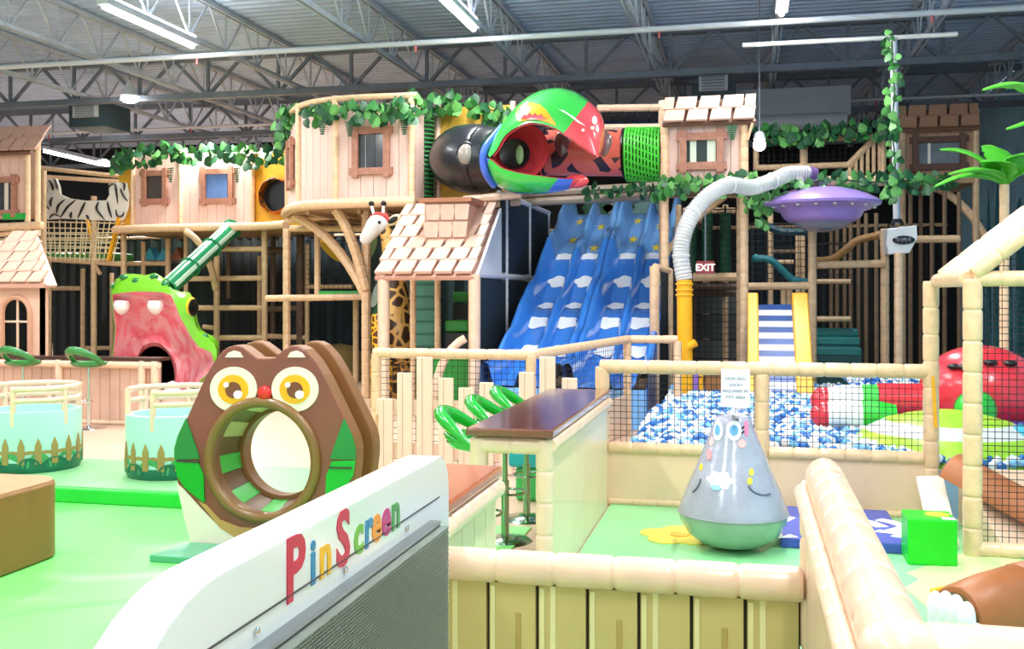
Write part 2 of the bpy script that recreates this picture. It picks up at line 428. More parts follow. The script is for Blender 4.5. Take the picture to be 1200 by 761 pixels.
# ================================================================== pin screen game in front
PX = -.832; PXB = -.928; PZ = 1.25
def pin_screen():
    t = thing('pin_screen', (PX, 2.0, 0), 'white pin screen game panel with colourful lettering over black pins', 'game panel')
    y0, y1, r0, r1 = 1.16, 2.80, .34, .10
    out = [(y0, 0.0)] + [(y0 + r0 - r0 * math.cos(R(a)), PZ - r0 + r0 * math.sin(R(a))) for a in range(0, 91, 9)] + \
          [(y1 - r1 + r1 * math.sin(R(a)), PZ - r1 + r1 * math.cos(R(a))) for a in range(0, 91, 10)] + [(y1, 0.0)]
    MB().prism([(PXB, a, b) for a, b in out], (PX - PXB, 0, 0)).build('board', mat('game_panel_white', (226, 229, 222), .18, coat=.5), t, smooth=True, bevel=.006)
    # seam line of the lower plate
    MB().bar((PX + .001, 1.45, 1.137), (PX + .001, 2.70, 1.137), .003, .003).build('seam', mat('seam_dark', (60, 60, 56), .5), t)
    for yy in (1.62, 2.02, 2.42):
        MB().ball((PX + .004, yy, 1.114), (.004, .009, .009), 10, 6).build('screw', CHROME, t, smooth=True)
    # the pin bed
    bz1, by0, by1 = 1.082, 1.1, 2.62
    bed = MB().box(PX, PX + .028, by0, by1, .2, bz1).build('pin_plate', mat('pin_plate_black', (22, 22, 24), .4), t)
    MB().box(PX, PX + .03, by0, by1, bz1, bz1 + .008).build('plate_lip', mat('pin_steel', (150, 152, 156), .3, metal=.8), t)
    pm = MB(); pit = .0086; row = 0
    z = bz1 - .008
    while z > .60:
        yy = by0 + .006 + (pit / 2 if row % 2 else 0)
        while yy < by1:
            b = len(pm.v); x = PX + .028; h = .024; rr = .0030
            for (hh, q) in ((0, rr), (h, rr)):
                for k in range(4):
                    a = math.pi * k / 2; pm.v.append((x + hh, yy + q * math.cos(a), z + q * math.sin(a)))
            for k in range(4): k2 = (k + 1) % 4; pm.face((b + k, b + k2, b + 4 + k2, b + 4 + k))
            pm.face([b + 4 + k for k in range(4)])
            yy += pit
        z -= pit * .87; row += 1
    o = pm.build('pins', mat('pin_dark_steel', (150, 158, 148), .35, metal=.4), t, fix=False); o['kind'] = 'stuff'
    cols = dict(r=(198, 40, 72), b=(38, 130, 170), y=(240, 180, 40), g=(110, 180, 60), m=(190, 40, 120), o=(240, 150, 50), d=(70, 150, 80))
    spec = [('P', 'r', 1.735, .165, 1.118), ('i', 'b', 1.845, .125, 1.122), ('n', 'y', 1.888, .125, 1.122), ('S', 'r', 1.975, .160, 1.12), ('c', 'g', 2.072, .125, 1.122),
            ('r', 'b', 2.135, .125, 1.122), ('e', 'o', 2.18, .125, 1.122), ('e', 'm', 2.245, .125, 1.122), ('n', 'd', 2.31, .125, 1.122)]
    for ch, cc, yy, sz, zz in spec:
        text('letter', ch, sz, (PX + .001, yy, zz + .010), (R(90), 0, R(90)), mat('letter_' + cc, cols[cc], .35), t, .0012, sz * .03)
    # stickers beside the pin bed
    MB().ball((PX + .002, 2.72, .965), (.003, .022, .05), 14, 8).build('sticker', mat('letter_m', cols['m']), t, smooth=True)
    MB().ball((PX + .002, 2.72, .62), (.003, .03, .06), 14, 8).build('sticker', mat('letter_o', cols['o']), t, smooth=True)
    MB().ball((PX + .003, 2.715, .61), (.003, .015, .035), 14, 8).build('sticker', mat('letter_b', cols['b']), t, smooth=True)
pin_screen()
# ================================================================== the pen: low front wall, tall side fence
FY = 3.43
def low_wall():
    t = thing('low_plank_wall', (-.4, FY, 0), 'low wall of olive printed planks capped by a padded cream rail', 'wall panel')
    x0, x1, zt = -1.05, .17, .80
    bm_ = MB(); bamboo(bm_, [(x0, FY, zt - .045), (x1 + .01, FY, zt - .045)], .058, .19, 20)
    bm_.build('rail', CREAM, t, smooth=True)
    n = 7; w = (x1 - x0) / n
    OL = mat('olive_plank', (198, 178, 116), .5, .07, 3, .1, stretch=(1, 1, .3))
    pm = MB().box(.006, w - .006, -.012, .012, 0, zt - .10).mesh('plank', OL)
    strip = MB().box(.010, .026, -.0155, -.012, 0.02, zt - .11).mesh('plank_highlight', mat('olive_light', (224, 214, 160), .5))
    MB().box(x0, x1, FY + .012, FY + .03, 0, zt - .09).build('backing', mat('dark_backing', (52, 46, 24), .7), t)
    for k in range(n):
        x = x0 + k * w
        p = place('plank', pm, t, (x, FY, 0)); place('plank_highlight', strip, t, (x, FY, 0))
        for (fx, z0, z1, c) in (((.62, .30, .60, 'd'), (.25, .05, .22, 'l')) if k % 2 else ((.32, .42, .70, 'l'), (.7, .1, .3, 'd'))):
            xx = x + fx * w
            MB().box(xx - .010, xx + .010, FY - .0150, FY - .012, z0, z1).build('grain_stroke', mat('olive_dark', (176, 150, 84), .5) if c == 'd' else mat('olive_light', (224, 214, 160)), t, bevel=.004)
low_wall()
def side_fence():
    t = thing('padded_side_fence', (.24, 2.5, 0), 'tall cream padded fence with bamboo style rail around the pen corner', 'fence')
    zt = 1.17; x = .243; yn = 1.735
    MB().box(x - .055, x - .03, yn, FY + .02, .05, zt - .06).build('panel', CREAM, t)
    b = MB(); bamboo(b, [(x, FY + .0, zt - .055), (x, yn, zt - .055)], .058, .19, 20); b.build('rail', CREAM, t, smooth=True)
    b = MB(); bamboo(b, [(x - .068, FY + .0, zt - .11), (x - .068, yn, zt - .11)], .026, .17, 12); b.build('edge_roll', CREAM, t, smooth=True)
    b = MB(); bamboo(b, [(x - .02, FY + .01, 0), (x - .02, FY + .01, zt - .08)], .055, .19, 16); b.build('post', CREAM, t, smooth=True)
    b = MB(); bamboo(b, [(x, yn, 0), (x, yn, zt - .06)], .055, .19, 16); b.build('post', CREAM, t, smooth=True)
    MB().ball((x, yn, zt - .05), (.07, .07, .06), 18, 10).build('corner_pad', CREAM, t, smooth=True)
    b = MB(); bamboo(b, [(x + .03, yn, zt - .055), (x + 1.6, yn + .05, zt - .055)], .058, .19, 20); b.build('rail', CREAM, t, smooth=True)
    MB().box(x, x + 1.6, yn - .01, yn + .01, .05, zt - .06).build('panel', CREAM, t)
    MB().bar((x - .01, FY - .4, zt), (x + .02, FY - .34, zt + .002), .01, .004).build('tape', WHITE, t)
side_fence()
# ================================================================== bar counters and stools beside the pen
WOODTOP = mat('walnut_top', (122, 66, 48), .14, .18, 5, coat=.8, stretch=(1, .25, 1))
WOODOR = mat('orange_wood_top', (186, 96, 56), .18, .16, 5, coat=.7, stretch=(1, .25, 1))
BARX0, BARX1 = -1.52, -1.07
def bar(y0, y1, top, label, open_end):
    t = thing('bar_counter', ((BARX0 + BARX1) / 2, y0, 0), label, 'counter')
    z = .95
    MB().box(BARX0 - .02, BARX1 + .03, y0 - .05, y1, z - .045, z).build('worktop', top, t, bevel=.012)
    n = 2 if open_end else 7; w = (y1 - y0 - .1) / n
    me = MB().box(-.02, 0, .003, w - .003, .02, z - .14).mesh('panel', mat('bar_panel', (236, 214, 178), .35, .05, 3, .06, coat=.2))
    for k in range(n): place('panel', me, t, (BARX1, y0 + .1 + k * w, 0))
    b = MB(); bamboo(b, [(BARX1 + .005, y0, z - .095), (BARX1 + .005, y1, z - .095)], .042, .15, 12); b.build('edge_roll', CREAM, t, smooth=True)
    if open_end:
        for x in (BARX0 + .04, BARX1 - .03):
            b = MB(); bamboo(b, [(x, y0 + .03, 0), (x, y0 + .03, z - .06)], .052, .17, 14); b.build('leg', CREAM, t, smooth=True)
        b = MB(); bamboo(b, [(BARX0 + .03, y0 + .03, z - .1), (BARX1 - .02, y0 + .03, z - .1)], .05, .17, 14); b.build('front_roll', CREAM, t, smooth=True)
    else:
        b = MB(); bamboo(b, [(BARX1 - .04, y1 - .05, 0), (BARX1 - .04, y1 - .05, z - .06)], .045, .17, 14); b.build('leg', CREAM, t, smooth=True)
        b = MB(); bamboo(b, [(BARX0 + .04, y1 - .05, 0), (BARX0 + .04, y1 - .05, z - .06)], .045, .17, 14); b.build('leg', CREAM, t, smooth=True)
    return t
bar(5.55, 7.95, WOODTOP, 'dark walnut topped bar counter with padded cream legs by the pen', True)
bar(2.95, 4.32, WOODOR, 'orange wood topped bar counter with plank side behind the pin screen', False)
def stool(x, y, seat_z, rz, label, group, gmat, pole=CHROME, base='disc', s=1.0):
    t = thing('bar_stool', (x, y, 0), label, 'stool', group)
    c, sn = math.cos(rz), math.sin(rz)
    T = lambda a, b, z: (x + s * (a * c - b * sn), y + s * (a * sn + b * c), z)
    MB().lathe([(0, .035), (.05, .035), (.17 * s, .015), (.19 * s, 0), (0, 0)], (x, y, 0), 20).build('base', pole, t, smooth=True)
    MB().tube([(x, y, .02), (x, y, seat_z * .55)], .028, 12).build('sleeve', pole, t, smooth=True)
    MB().tube([(x, y, seat_z * .5), (x, y, seat_z)], .018, 12).build('piston', pole, t, smooth=True)
    zf = seat_z * .42
    MB().tube([T(.12 * math.cos(a) + .1, .12 * math.sin(a), zf) for a in [2 * math.pi * k / 20 for k in range(20)]], .009, 8, closed=True).build('footrest', pole, t, smooth=True)
    # bowl seat and swept loop back
    prof = [(0, -.03), (.12, -.025), (.185, .0), (.205, .03), (.195, .045), (.15, .018), (0, .008)]
    MB().lathe([(r * s, h) for r, h in prof], (x, y, seat_z), 24).build('seat', gmat, t, smooth=True)
    pts = []; rad = []
    for k in range(25):
        a = math.pi * (k / 24 * 1.16 - .08); e = math.sin(max(0, min(math.pi, a)))
        pts.append(T(.2 * math.cos(a), (.19 + .05 * e) * math.sin(a), seat_z + .03 + .17 * e)); rad.append((.022 + .026 * e) * s)
    MB().tube(pts, rad, 10).build('back_loop', gmat, t, smooth=True)
    pts = []
    for k in range(17):
        a = math.pi * (k / 16); e = math.sin(a)
        pts.append(T(.185 * math.cos(a), .20 * math.sin(a), seat_z + .035 + .035 * e))
    if group: MB().tube(pts, .022 * s, 10).build('seat_rim', gmat, t, smooth=True)
GSTEEL = mat('green_tinted_chrome', (150, 176, 150), .18, metal=1.)
for k, yy in enumerate((6.1, 6.8, 7.5)):
    stool(-1.62, yy, .76, R(90), ['green loop back bar stool at the open padded end of the walnut counter', 'green loop back bar stool between two others at the walnut counter', 'green loop back bar stool at the walnut counter end by the pit fence'][k], 'stools along the walnut counter', LGREEN, GSTEEL)
# ================================================================== ball pit fence
PY = 8.12
def pit_fence():
    t = thing('ball_pit_fence', Q(800, 593, PY), 'tan padded fence with black net and peach kick panels before the ball pit', 'fence')
    xa, xb, xc = Q(706, 424, PY).x, Q(893, 424, PY).x, Q(1091, 424, PY).x
    zt = 1.12; zb = .47
    for x, z in ((xa, zt), (xb, zt - .04), (xc, 1.80)):
        b = MB(); bamboo(b, [(x, PY, 0), (x, PY, z)], .058, .2, 14); b.build('post', TAN, t, smooth=True)
    b = MB(); bamboo(b, [(xa - .02, PY, zt), (xc, PY, zt)], .056, .19, 14); b.build('top_rail', TAN, t, smooth=True)
    for p, q in ((xa, xb), (xb, xc)):
        b = MB(); bamboo(b, [(p + .05, PY, zb), (q - .05, PY, zb)], .05, .19, 14); b.build('middle_rail', TAN, t, smooth=True)
        b = MB(); bamboo(b, [(p + .05, PY, .04), (q - .05, PY, .04)], .035, .19, 12); b.build('foot_rail', TAN, t, smooth=True)
        MB().box(p + .03, q - .03, PY - .02, PY + .03, .05, zb).build('kick_panel', PEACH, t)
        net(MB(), (p + .05, PY, zb), (1, 0, 0), (0, 0, 1), q - p - .1, zt - zb, .0475, .0028).build('net', NETM, t, fix=False)
    p = Q(1093, 470, PY)
    MB().bar(p + Vector((.01, -.06, -.19)), p + Vector((-.01, -.06, .19)), .035, .02).build('yellow_strip', YEL, t)
    return t
pit_fence()
# notice
a, b = Q(845, 477, PY - .07), Q(879, 433, PY - .07)
t = thing('paper_notice', (a.x, a.y, a.z), 'white paper notice about socks tied to the pit fence net', 'sign')
MB().box(a.x, b.x, a.y - .004, a.y, a.z, b.z).build('sheet', mat('paper', (250, 250, 250), .6), t)
text('lettering', 'NON SKID\nSOCKS\nREQUIRED IN\nTOT AREA', .032, ((a.x + b.x) / 2, a.y - .006, b.z - .085), (R(90), 0, 0), mat('notice_ink', (92, 100, 150), .6), t, .001, 0, 'CENTER', 1.5)
for x in (a.x + .015, b.x - .015): MB().tube([(x, a.y - .003, b.z - .01), (x, a.y + .05, b.z + .03)], .003, 5).build('tie', WHITE, t)
# ================================================================== wobble toy
def wobble():
    c = G(859, 645); c.z = .02
    t = thing('wobble_toy', c, 'grey cone wobble toy with a smiling face standing in the pen', 'toy')
    H = .885; prof = [(0.0, 0), (.12, .006), (.22, .04), (.30, .10), (.345, .18), (.355, .225), (.355, .235)]
    MB().lathe(prof, c, 40).build('base', mat('toy_green_grey', (146, 166, 148), .25, .08, 5, .1, coat=.4), t, smooth=True)
    up = [(.357, .235), (.35, .27), (.30, .40), (.235, .55), (.175, .70), (.135, .80), (.118, .85), (.10, .872), (0, .88)]
    ms = [up[0]]
    for a, b in zip(up, up[1:]): ms += [(a[0] + (b[0] - a[0]) * .5, a[1] + (b[1] - a[1]) * .5), b]
    MB().lathe(ms, c, 40).build('cone_body', mat('toy_grey_vinyl', (166, 164, 184), .2, .10, 6, .5, coat=.7, bscale=9), t, smooth=True)
    MB().tube([c + Vector((.358 * math.cos(k * math.pi / 20), .358 * math.sin(k * math.pi / 20), .235)) for k in range(40)], .007, 6, closed=True).build('welt', mat('toy_welt', (140, 142, 148), .4), t, smooth=True)
    def rad(z):
        for (r0, z0), (r1, z1) in zip(up, up[1:]):
            if z0 <= z <= z1: return r0 + (r1 - r0) * (z - z0) / (z1 - z0)
        return .3
    # camera-facing side of the cone: angle 0 = toward -Y
    fc = math.atan2(-c.y, -c.x)
    def S(s, z, o=.004):
        r = rad(z); a = fc + s / max(r, .05); return c + Vector(((r + o) * math.cos(a), (r + o) * math.sin(a), z + o * .4))
    def patch(name, pts, m, o=.004):
        mb = MB(); cx = sum(p[0] for p in pts) / len(pts); cz = sum(p[1] for p in pts) / len(pts); n = len(pts)
        mb.v.append(tuple(S(cx, cz, o)))
        for f in (.5, 1.0):
            for p in pts: mb.v.append(tuple(S(cx + (p[0] - cx) * f, cz + (p[1] - cz) * f, o)))
        for p in pts: mb.v.append(tuple(S(p[0], p[1], -.003)))
        for i in range(n):
            j = (i + 1) % n
            mb.face((0, 1 + i, 1 + j)); mb.face((1 + i, 1 + n + i, 1 + n + j, 1 + j)); mb.face((1 + n + i, 1 + 2 * n + i, 1 + 2 * n + j, 1 + n + j))
        return mb.build(name, m, t, smooth=True)
    el = lambda s, z, a, b, n=18: [(s + a * math.cos(2 * math.pi * k / n), z + b * math.sin(2 * math.pi * k / n)) for k in range(n)]
    K = mpp(859, c.y)
    X = lambda px: (px - 859) * K
    Z = lambda py: (650 - py) * K * 1.02
    for px, py, w in ((840, 514, .9), (860, 513, 1.1)):
        e = patch('eye', el(X(px), Z(py), .045 * w, .062), mat('print_white', (250, 250, 250), .3))
        patch('iris', el(X(px), Z(py), .026 * w, .034), mat('iris_blue', (96, 160, 214), .3), .007)
    for px, py, a, b, cc in ((875, 511, .018, .05, (240, 130, 170)), (869, 527, .026, .026, (250, 176, 176)), (831, 527, .018, .026, (250, 190, 190)), (829, 541, .022, .034, (240, 150, 160))):
        patch('cheek', el(X(px), Z(py), a, b), mat('cheek_%d' % cc[1], cc, .35), .005)
    patch('brow', [(X(856), Z(498)), (X(861), Z(496)), (X(866), Z(501)), (X(862), Z(499))], BLACKM, .005)
    for dy in (0, 5): patch('lash', [(X(868), Z(510 + dy)), (X(872), Z(508 + dy)), (X(872), Z(510 + dy)), (X(868), Z(512 + dy))], BLACKM, .005)
    cl = []
    for k in range(32):
        a = 2 * math.pi * k / 32; q = 1 + .16 * math.cos(a * 6); cl.append((X(844) + .085 * q * math.cos(a), Z(566) + .05 * q * math.sin(a)))
    patch('cloud_print', cl, mat('print_white', (250, 250, 250)), .005)
    patch('raindrop_print', el(X(840), Z(574), .035, .016), mat('print_sky', (150, 205, 240), .35), .007)
    for px, py in ((880, 557), (878, 566), (816, 556)): patch('flower_print', el(X(px), Z(py), .017, .022), mat('print_yellow', (240, 214, 60), .35), .005)
    for (p0, p1, p2) in (((876, 571), (884, 583), (906, 581)), ((818, 568), (816, 578), (806, 583))):
        pts = bez((X(p0[0]), Z(p0[1]), 0), (X(p1[0]), Z(p1[1]), 0), (X(p2[0]), Z(p2[1]), 0), 8)
        MB().tube([S(p.x, p.y, .003) for p in pts], .006, 6).build('arm_line', mat('arm_grey', (96, 96, 116), .4), t, smooth=True)
wobble()
# ================================================================== blue mat, green cube, soft pieces in the pen
def blue_mat():
    x0, x1 = G(915, 640, .06).x, G(1063, 640, .06).x; y1 = 8.0; y0 = G(990, 650, .0).y
    t = thing('blue_mat', ((x0 + x1) / 2, (y0 + y1) / 2, .02), 'royal blue floor mat with white swirl print', 'mat')
    MB().box(x0, x1, y0, y1, .02, .09).build('pad', mat('royal_blue_vinyl', (62, 84, 186), .35, .06, 3), t, bevel=.01)
    PW = mat('print_white', (250, 250, 250))
    for pts in ([(925, 606), (912, 612), (905, 622), (912, 630), (930, 628)], [(1030, 609), (1045, 612), (1062, 618), (1040, 624), (1028, 622)], [(1052, 630), (1062, 624), (1070, 627)], [(985, 613), (1000, 607), (1020, 612), (1034, 618)]):
        MB().tube([G(x, y, .092) for x, y in pts], .05, 8, flat=.06).build('swirl_print', PW, t, smooth=True)
blue_mat()
p = G(1093, 664, 0.02)
t = thing('foam_cube', p, 'bright green foam cube with a lime top patch', 'cube')
s_ = .145
MB().box(p.x - s_, p.x + s_, p.y, p.y + .28, .02, .31).build('body', mat('cube_green', (20, 200, 30), .35, .05, 4), t, bevel=.012)
MB().lathe([(0, .003), (.075, .003), (.075, 0)], (p.x + .05, p.y + .15, .31), 20).build('patch', mat('lime_patch', (190, 226, 60), .35), t)
MB().box(p.x + .06, p.x + .135, p.y + .01, p.y + .06, .308, .314).build('patch', mat('print_white', (250, 250, 250)), t)
def paw():
    c = G(1122, 742, .02)
    t = thing('soft_paw_block', c, 'brown soft play paw block with white padded toes', 'soft block')
    BR = mat('brown_vinyl', (160, 92, 46), .42, .12, 5, .15)
    d = Vector((.80, .60, 0)).normalized(); n_ = Vector((d.y, -d.x, 0)); up = Vector((0, 0, 1))
    D = lambda w, h: [(w * math.cos(R(a)), h * math.sin(R(a)) ** .8) for a in range(0, 181, 12)]
    def shell(name, secs, m, caps=(True, True)):
        MB().rings([[c + d * l + n_ * (x + o) + up * z for x, z in D(w, h)] for l, w, h, o in secs], caps=caps).build(name, m, t, smooth=True)
    shell('cover', [(.0, .165, .225, 0), (.012, .175, .235, 0), (.2, .185, .27, .0), (.42, .19, .29, 0), (.47, .17, .27, 0)], BR)
    shell('hump', [(.40, .22, .26, .02), (.46, .24, .30, .02), (.8, .25, .31, .02), (.86, .22, .28, .02)], BR)
    shell('lining', [(-.004, .142, .198, 0), (-.001, .142, .198, 0)], mat('olive_lining', (104, 92, 52), .6))
    W_ = mat('toe_white', (240, 240, 240), .3, coat=.3)
    for k in range(4):
        o = c + d * (-.035) + n_ * (-.105 + .065 * k) + up * (.10 + .02 * math.sin(k * 1.05))
        MB().ball(o, (.042, .042, .085), 16, 10).build('toe', W_, t, smooth=True)
    MB().prism([c + n_ * -.14, c + n_ * .155, c + n_ * .155 - d * .06, c + n_ * -.14 - d * .06], up * .09).build('sole', W_, t, bevel=.012)
    q = c - d * .065 + n_ * .09 + up * .04
    MB().tube([q - n_ * .05, q + up * .02, q + n_ * .03 - up * .01, q + n_ * .05 + up * .02], .009, 6).build('cord', BLACKM, t, smooth=True)
    MB().prism([c + d * .02 + n_ * -.2, c + d * .12 + n_ * -.2, c + d * .12 + n_ * -.16, c + d * .02 + n_ * -.16], up * .17).build('side_pad', YEL, t, bevel=.012)
    q = c + d * .6 + n_ * .27
    MB().prism([q, q + d * .2, q + d * .2 + n_ * .03, q + n_ * .03], up * .16).build('side_pad', YEL, t, bevel=.012)
paw()
# ================================================================== netted toddler house at the edge of the pen
def toddler_house():
    X0, Y0, Y1, XE = 1.416, 7.03, PY - .12, 2.9; zt = 1.80
    t = thing('toddler_house', (X0, Y0, 0), 'tan padded playhouse frame with black net and white sloped roof', 'playhouse')
    r = .06
    for x, y in ((X0, Y0), (XE, Y0), (XE, Y1)):
        b = MB(); bamboo(b, [(x, y, 0), (x, y, zt)], r, .2, 14); b.build('post', TAN, t, smooth=True)
    for p, q in (((X0, Y0, zt), (XE, Y0, zt)), ((X0 - .03, Y0, zt), (X0 - .03, Y1 + .1, zt)), ((X0, Y0, .06), (XE, Y0, .06))):
        b = MB(); bamboo(b, [p, q], .052, .17, 14); b.build('beam', TAN, t, smooth=True)
    m_ = .82; rx = (X0 + XE) / 2; rz = zt + m_ * (rx - X0)
    for y in (Y0 - .02, Y1 + .1):
        for sx, ex in ((X0, rx), (XE, rx)):
            b = MB(); bamboo(b, [(sx, y, zt + .03), (ex, y, rz + .03)], .052, .2, 14); b.build('rafter', TAN, t, smooth=True)
    RW = mat('roof_white_vinyl', (248, 238, 226), .35, .03, 3)
    for sx in (X0, XE):
        MB().prism([(sx, Y0, zt + .05), (rx, Y0, rz + .05), (rx, Y1 + .1, rz + .05), (sx, Y1 + .1, zt + .05)], (0, 0, .02)).build('roof_sheet', RW, t)
    net(MB(), (X0 + .05, Y0, .1), (1, 0, 0), (0, 0, 1), XE - X0 - .1, zt - .1, .042, .0028).build('net', NETM, t, fix=False)
    nm = MB(); x = X0 + .1
    while x < rx: nm.tube([(x, Y0, zt), (x, Y0, zt + m_ * (x - X0))], .0028, 3, caps=False); x += .042
    z = zt + .04
    while z < rz: nm.tube([(X0 + (z - zt) / m_, Y0, z), (XE - (z - zt) / m_, Y0, z)], .0028, 3, caps=False); z += .042
    nm.build('gable_net', NETM, t, fix=False)
toddler_house()
def log_ramp():
    a = G(1128, 628, .0); t = thing('soft_log_slide', (a.x, a.y, 0), 'brown half log lying on a cream wedge inside the toddler house', 'soft block')
    BR = mat('log_vinyl', (186, 112, 70), .42, .1, 5, .12)
    p = Vector((1.42, 7.75, .42)); q = Vector((1.95, 7.3, .16)); d = (q - p).normalized(); s, u = frame_of(d)
    if u.z < 0: u = -u; s = -s
    rr = .16
    rings = [[o + s * (rr * math.cos(R(k))) + u * (rr * math.sin(R(k))) for k in range(0, 181, 12)] for o in (p, p.lerp(q, .5), q)]
    MB().rings(rings, close=False, caps=(True, True)).build('half_log', BR, t, smooth=True)
    MB().prism([(q + d * .003) + s * (rr * .94 * math.cos(R(k))) + u * (rr * .94 * math.sin(R(k))) for k in range(0, 181, 12)], d * .006).build('cut_end', mat('log_end', (128, 104, 56), .5, .2, 10), t)
    MB().prism([(1.50, 7.95, .02), (1.50, 7.95, .44), (1.62, 7.12, .06), (1.62, 7.12, .02)], (.55, 0, 0)).build('wedge', CREAM, t, bevel=.015)
    MB().prism([(1.20, 7.86, .34), (1.40, 7.94, .34), (1.36, 7.16, .03), (1.18, 7.1, .03)], (0, 0, .04)).build('ramp_board', mat('ramp_white', (246, 232, 214), .35), t, bevel=.01)
log_ramp()
# ================================================================== owl tunnel
def resample(poly, c, n):
    out = []
    for k in range(n):
        a = 2 * math.pi * k / n; dx, dy = math.cos(a), math.sin(a); best = None
        for (x0, y0), (x1, y1) in zip(poly, poly[1:] + poly[:1]):
            ex, ey = x1 - x0, y1 - y0; den = dx * ey - dy * ex
            if abs(den) < 1e-12: continue
            t = ((x0 - c[0]) * ey - (y0 - c[1]) * ex) / den; s = ((x0 - c[0]) * dy - (y0 - c[1]) * dx) / den
            if t > 0 and -1e-9 <= s <= 1 + 1e-9 and (best is None or t > best): best = t
        out.append((c[0] + dx * best, c[1] + dy * best))
    return out
OY = 6.1
def owl():
    def C(x, y):
        p = Q(190 + x / 2.623, 390 + y / 2.623, OY); return (p.x, p.z)
    c0 = Q(311, 640, OY)
    t = thing('owl_tunnel', (c0.x, OY, 0), 'brown owl shaped crawl tunnel with big orange eyes', 'play tunnel')
    ol = [(225, 38), (248, 44), (268, 60), (280, 76), (318, 80), (352, 76), (366, 58), (385, 42), (408, 37), (436, 48), (470, 85), (500, 135), (530, 195), (562, 262), (588, 318), (597, 355), (596, 400), (590, 450), (578, 510), (560, 590), (542, 655), (535, 672),
          (100, 672), (92, 655), (74, 590), (56, 510), (44, 450), (40, 400), (40, 355), (50, 318), (75, 262), (105, 195), (132, 135), (160, 85), (190, 48)]
    P = [C(*p) for p in ol]; hc = C(308, 392); hr = .36
    N = 96; out = resample(P, hc, N); hole = [(hc[0] + hr * math.cos(2 * math.pi * k / N), hc[1] + hr * math.sin(2 * math.pi * k / N)) for k in range(N)]
    BRN = mat('owl_brown', (136, 70, 58), .38, .07, 5, .15, coat=.2); TANB = mat('owl_side_tan', (142, 92, 50), .45, .1, 5, .15)
    def plate(name, ya, yb, sc, hs, dx, m, ms):
        f = lambda q: (hc[0] + (q[0] - hc[0]) * sc + dx, hc[1] + (q[1] - hc[1]) * sc if q[1] > hc[1] else max(0.0, hc[1] + (q[1] - hc[1])))
        o = [f(q) for q in out]; h = [(hc[0] + (q[0] - hc[0]) * hs, hc[1] + .0 + (q[1] - hc[1]) * hs) for q in hole]
        mb = MB(); mb.rings([[(x, ya, z) for x, z in h], [(x, ya, z) for x, z in o], [(x, yb, z) for x, z in o], [(x, yb, z) for x, z in h], [(x, ya, z) for x, z in h]], mm=lambda i, j: 0 if i == 0 else 1)
        return mb.build(name, [m, ms], t, bevel=.012)
    plate('front_plate', OY, OY + .14, 1.0, 1.0, 0, BRN, TANB)
    plate('back_plate', OY + .29, OY + .41, 1.02, .80, 0, TANB, TANB)
    n = 18
    cols = [mat('stave_green', (88, 196, 84), .4, .06, 4), mat('stave_brown', (122, 84, 50), .4, .08, 4), mat('stave_cream', (222, 196, 150), .4, .06, 4)]
    for k in range(n):
        a0, a1 = 2 * math.pi * k / n, 2 * math.pi * (k + 1) / n - .01; a = []
        for y, r in ((OY + .1, hr + .0), (OY + .40, hr * .80)):
            for q in (r, r + .04):
                a.append([(hc[0] + q * math.cos(a0 + (a1 - a0) * i / 4), y, hc[1] + q * math.sin(a0 + (a1 - a0) * i / 4)) for i in range(5)])
        mb = MB(); mb.rings([a[0], a[1], a[3], a[2], a[0]], close=False)
        m = cols[0] if k % 2 else cols[1]
        if 30 < (k + .5) * 20 < 170: m = cols[2] if k % 2 else cols[1]
        mb.build('stave', m, t, smooth=True, fix=True)
    MB().tube([(hc[0] + (hr + .02) * math.cos(2 * math.pi * k / 48), OY - .005, hc[1] + (hr + .02) * math.sin(2 * math.pi * k / 48)) for k in range(48)], .036, 12, closed=True).build('rim', mat('owl_rim', (132, 92, 44), .35, .08, 8, .1, coat=.3), t, smooth=True)
    F = lambda pts, name, m, d=.008: MB().prism([(x, OY, z) for x, z in (C(*p) for p in pts)], (0, -d, 0)).build(name, m, t)
    G1 = mat('owl_wing_green', (10, 168, 44), .35, .05, 4); G2 = mat('owl_wing_dark', (34, 130, 58), .38, .05, 4)
    CR = mat('owl_cream', (244, 232, 212), .4); TN = mat('owl_tan', (196, 150, 88), .4, .05, 4)
    mir = lambda pts: [(636 - x, y) for x, y in pts][::-1]
    w1 = [(40, 392), (112, 395), (130, 440), (132, 522), (108, 506), (70, 474), (48, 440)]
    w2 = [(40, 390), (40, 356), (50, 318), (75, 264), (95, 320), (118, 388)]
    bel = [(46, 462), (72, 486), (120, 540), (180, 600), (250, 645), (318, 655), (318, 672), (100, 672), (92, 655), (74, 590), (56, 512)]
    tanp = [(112, 516), (136, 528), (180, 575), (240, 598), (318, 602), (318, 655), (250, 645), (180, 600)]
    for g in (lambda q: q, mir):
        F(g(bel), 'belly', CR, .006); F(g(tanp), 'belly_trim', TN, .009); F(g(w1), 'wing', G1, .012); F(g(w2), 'shoulder', G2, .012)
        F(g([(195, 76), (205, 62), (222, 55), (240, 60), (250, 76)]), 'ear_patch', CR, .008)
    el = lambda cx, cy, a, b, n=32: [(cx + a * math.cos(2 * math.pi * k / n), cy + b * math.sin(2 * math.pi * k / n)) for k in range(n)]
    for ex in (221, 410):
        F(el(ex, 174, 72, 69), 'eye_white', CR, .010); F(el(ex, 174, 47, 45), 'iris', mat('owl_iris', (245, 172, 20), .35), .014)
        F(el(ex + 1, 176, 24, 25), 'pupil', mat('owl_pupil', (126, 66, 44), .35), .018)
        F(el(ex + 16, 190, 13, 13, 20), 'glint', mat('print_white', (250, 250, 250)), .022); F(el(ex - 20, 160, 8, 8, 16), 'glint', mat('print_white', (250, 250, 250)), .022)
    bk = C(317, 186)
